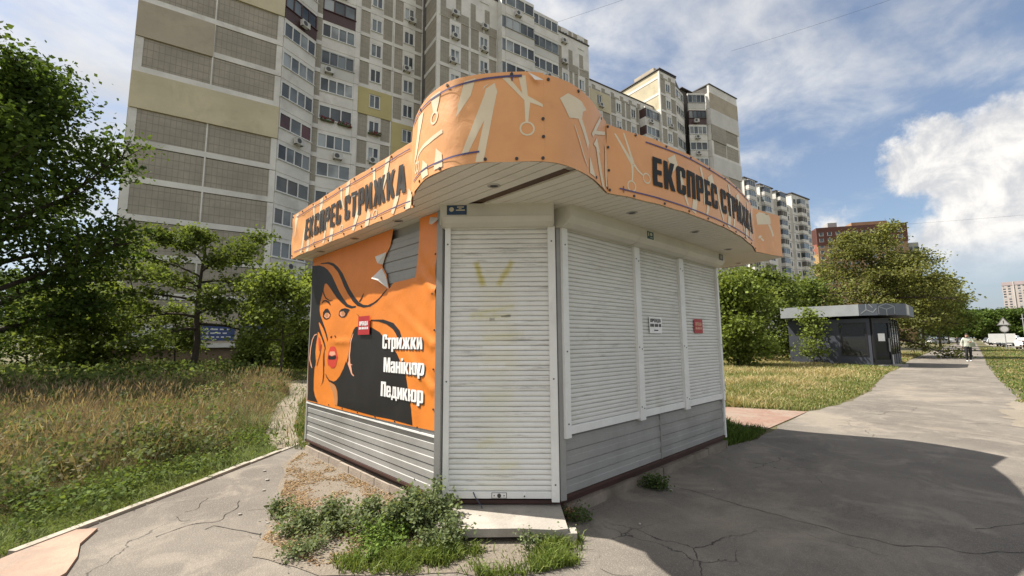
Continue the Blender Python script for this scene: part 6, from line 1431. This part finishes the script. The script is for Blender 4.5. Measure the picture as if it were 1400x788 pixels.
# ================================================================== parked cars
rub=M('tyre_rubber',(.02,.02,.02),.8,.1,6); rimm=M('wheel_rim',(.45,.45,.46),.3,.05,6,.8); cgl=glass('car_glass',(.03,.035,.04),.04); lampw=M('headlamp',(.6,.6,.6),.2,.05,6); lampr=M('tail_lamp',(.35,.02,.02),.3,.05,6)
def make_car(label,paint,van=False):
    root=thing('parked_car',label,'car',(0,0,0),0,'cars parked along the street')
    L_=4.3; Wc=.86; hz=1.46 if not van else 1.85
    prof=[(-2.12,.34),(-2.15,.62),(-2.08,.86),(-1.75,.93),(-1.55,.95),(-1.15,hz-.08),(-.7,hz),(.35,hz),(.75,hz-.06),(1.35,.98),(1.95,.86),(2.13,.66),(2.15,.36),(1.75,.26),(-1.75,.26)]
    if van: prof[5:9]=[(-1.9,hz-.15),(-1.7,hz),(.6,hz),(.95,hz-.1)]; prof[4]=(-2.0,.97)
    b=MB().mat(paint); n=len(prof); b.smooth=False
    def wdt(z): return Wc if z<.95 else Wc-.20*(z-.95)/.5
    V=[(x,-wdt(z),z) for x,z in prof]+[(x,wdt(z),z) for x,z in prof]
    b.add(V,[tuple(range(n)),tuple(range(n,2*n))[::-1]]+[(i,n+i,n+(i+1)%n,(i+1)%n) for i in range(n)]); body=b.build('body',root)
    mo=body.modifiers.new('bevel','BEVEL'); mo.width=.06; mo.segments=2; mo.limit_method='ANGLE'; mo.angle_limit=R(20)
    for sg in (-1,1):
        def y(z): return sg*(wdt(z)+.004)
        x0=-1.35 if not van else -1.8
        MB().mat(cgl).add([(x0,y(.97),.97),(1.2,y(.97),.97),(.68,y(hz-.12),hz-.12),(x0+.32,y(hz-.12),hz-.12)],[(0,1,2,3)]).build('side_window',root)
        MB().mat(lampw).box(1.98,2.12,sg*.52-.16,sg*.52+.16,.66,.78).build('headlight',root); MB().mat(lampr).box(-2.16,-2.04,sg*.58-.12,sg*.58+.12,.70,.86).build('tail_light',root)
        MB().mat(paint).box(.80,.95,sg*.88-.10*(sg<0),sg*.88+.10*(sg>0),.95,1.07).build('wing_mirror',root)
        for xw in (-1.32,1.36):
            t=MB().mat(rub).tube([(xw,sg*.66,.31),(xw,sg*.865,.31)],.31,16).build('wheel',root); MB().mat(rimm).tube([(xw,sg*.866,.31),(xw,sg*.876,.31)],.19,12).build('rim',t)
    MB().mat(cgl).add([(1.33,-.70,1.0),(1.33,.70,1.0),(.79,.60,hz-.10),(.79,-.60,hz-.10)],[(0,1,2,3)]).build('windscreen',root)
    MB().mat(cgl).add([(-1.585 if not van else -2.03,-.68,1.0),(-1.585 if not van else -2.03,.68,1.0),(-1.2 if not van else -1.93,.58,hz-.13),(-1.2 if not van else -1.93,-.58,hz-.13)],[(0,1,2,3)]).build('rear_window',root)
    MB().mat(dark_m).box(2.13,2.165,-.45,.45,.38,.56).build('grille',root); MB().mat(paper_m).box(2.166,2.175,-.26,.26,.42,.53).build('number_plate',root)
    return root
paints={k:M('car_paint_'+k,c,.25,.02,2) for k,c in dict(white=(.75,.75,.75),dark_grey=(.06,.065,.07),silver=(.42,.43,.44),maroon=(.10,.015,.02),black=(.015,.015,.017),blue=(.04,.07,.16)).items()}
CARS=[('white','white hatchback parked behind the round road sign',(84,-6.6),3.0,0),('maroon','maroon saloon parked next to the white hatchback',(78,-7.0),3.0,0),('dark_grey','dark grey car parked below the white board',(100,-5.8),3.0,0),('silver','silver car parked beyond the white board',(112,-5.4),3.0,0),('white','tall white van among the parked cars',(124,-6.8),3.0,1),('black','black car parked in front of the far trees',(128,-4.6),3.0,0),('blue','blue car parked farther down the street',(142,-4.9),3.0,0),('silver','silver saloon at the far end of the parked row',(158,-4.6),3.0,0),('dark_grey','dark grey car at the bend of the street',(176,-4.0),3.0,0),('white','white car crossing beyond the path end',(170,3.6),2.2,0),('white','white saloon half hidden behind the street trees',(150,4.6),2.2,0),('black','black saloon past the white saloon by the trees',(186,1.5),2.4,0)]
protos={}
for c,lab,(x,y),rz,v in CARS:
    if (c,v) not in protos: o=make_car(lab,paints[c],bool(v)); protos[(c,v)]=o
    else: o=copy_tree(protos[(c,v)]); o['label']=lab
    o.location=(x,y,.0); o.rotation_euler=(0,0,rz)
# ================================================================== signs and posts
steel=M('galvanised_steel',(.33,.34,.34),.5,.08,3,.3); sgw=M('sign_white',(.46,.46,.45),.6,.05,2); sgr=M('sign_edge_grey',(.16,.15,.15),.5,.05,2)
SG=thing('road_sign','grey backed triangular road sign above a round sign on one post','road sign',(86.3,-4.85,0),R(176))
MB().mat(steel).tube([(0,0,0),(0,0,4.0)],.05,8).build('post',SG)
t=MB().mat(sgw).add([(-.50,-.06,3.20),(.50,-.06,3.20),(0,-.06,4.05),(-.50,-.085,3.20),(.50,-.085,3.20),(0,-.085,4.05)],[(0,1,2),(5,4,3),(0,3,4,1),(1,4,5,2),(2,5,3,0)]).build('triangle_plate',SG,(0,0,0),R(0))
MB().mat(sgr).disc((0,-.05,2.62),(0,-1,0),.46,20,.03).build('round_plate',SG); MB().mat(sgw).disc((0,-.081,2.62),(0,-1,0),.36,20,.004).build('round_plate_face',SG); MB().mat(sgr).add([(-.68,-.058,3.10),(.68,-.058,3.10),(0,-.058,4.24)],[(0,1,2)]).build('triangle_border',SG); MB().mat(dark_m).box(-.04,.04,-.092,-.086,3.35,3.75).build('sign_symbol',SG)
SG.rotation_euler=(0,0,R(-84))
WBd=thing('white_board','plain white roadside board on two legs near the parked cars','board',(94,-4.7,0),R(-84))
MB().mat(M('board_white',(.68,.69,.68),.6,.05,2)).box(-1.35,1.35,-.05,0,.75,2.05).build('panel',WBd)
for x in (-.9,.9): MB().mat(steel).tube([(x,.04,0),(x,.04,1.95)],.04,6).build('leg',WBd)
for i,(u_,v_) in enumerate(((104,-7.4),(112,-8.4),(120,-9.4))):
    o=MB().mat(steel).tube([(0,0,0),(0,0,5.2+.6*i)],[.09,.06],8).box(-.9,.9,-.03,.03,4.4+.3*i,4.5+.3*i).build('steel_post',None,(u_,v_,0),R(10)); tag(o,('shortest thin steel post with a crossbar beside the car park','middle sized thin steel post with a crossbar beside the car park','tallest thin steel post with a crossbar beside the car park')[i],'post','steel posts by the car park')
wire(sky_pt(560,95,95),sky_pt(980,-45,60),.016,.4,'thin overhead cable crossing the sky above the apartment roofs')
wire(sky_pt(1000,70,70),sky_pt(1330,-40,55),.014,.3,'overhead cable crossing the blue sky right of the apartment blocks')
wire(sky_pt(1150,312,150),sky_pt(1500,285,110),.022,.4,'overhead cable low in the sky above the street end')
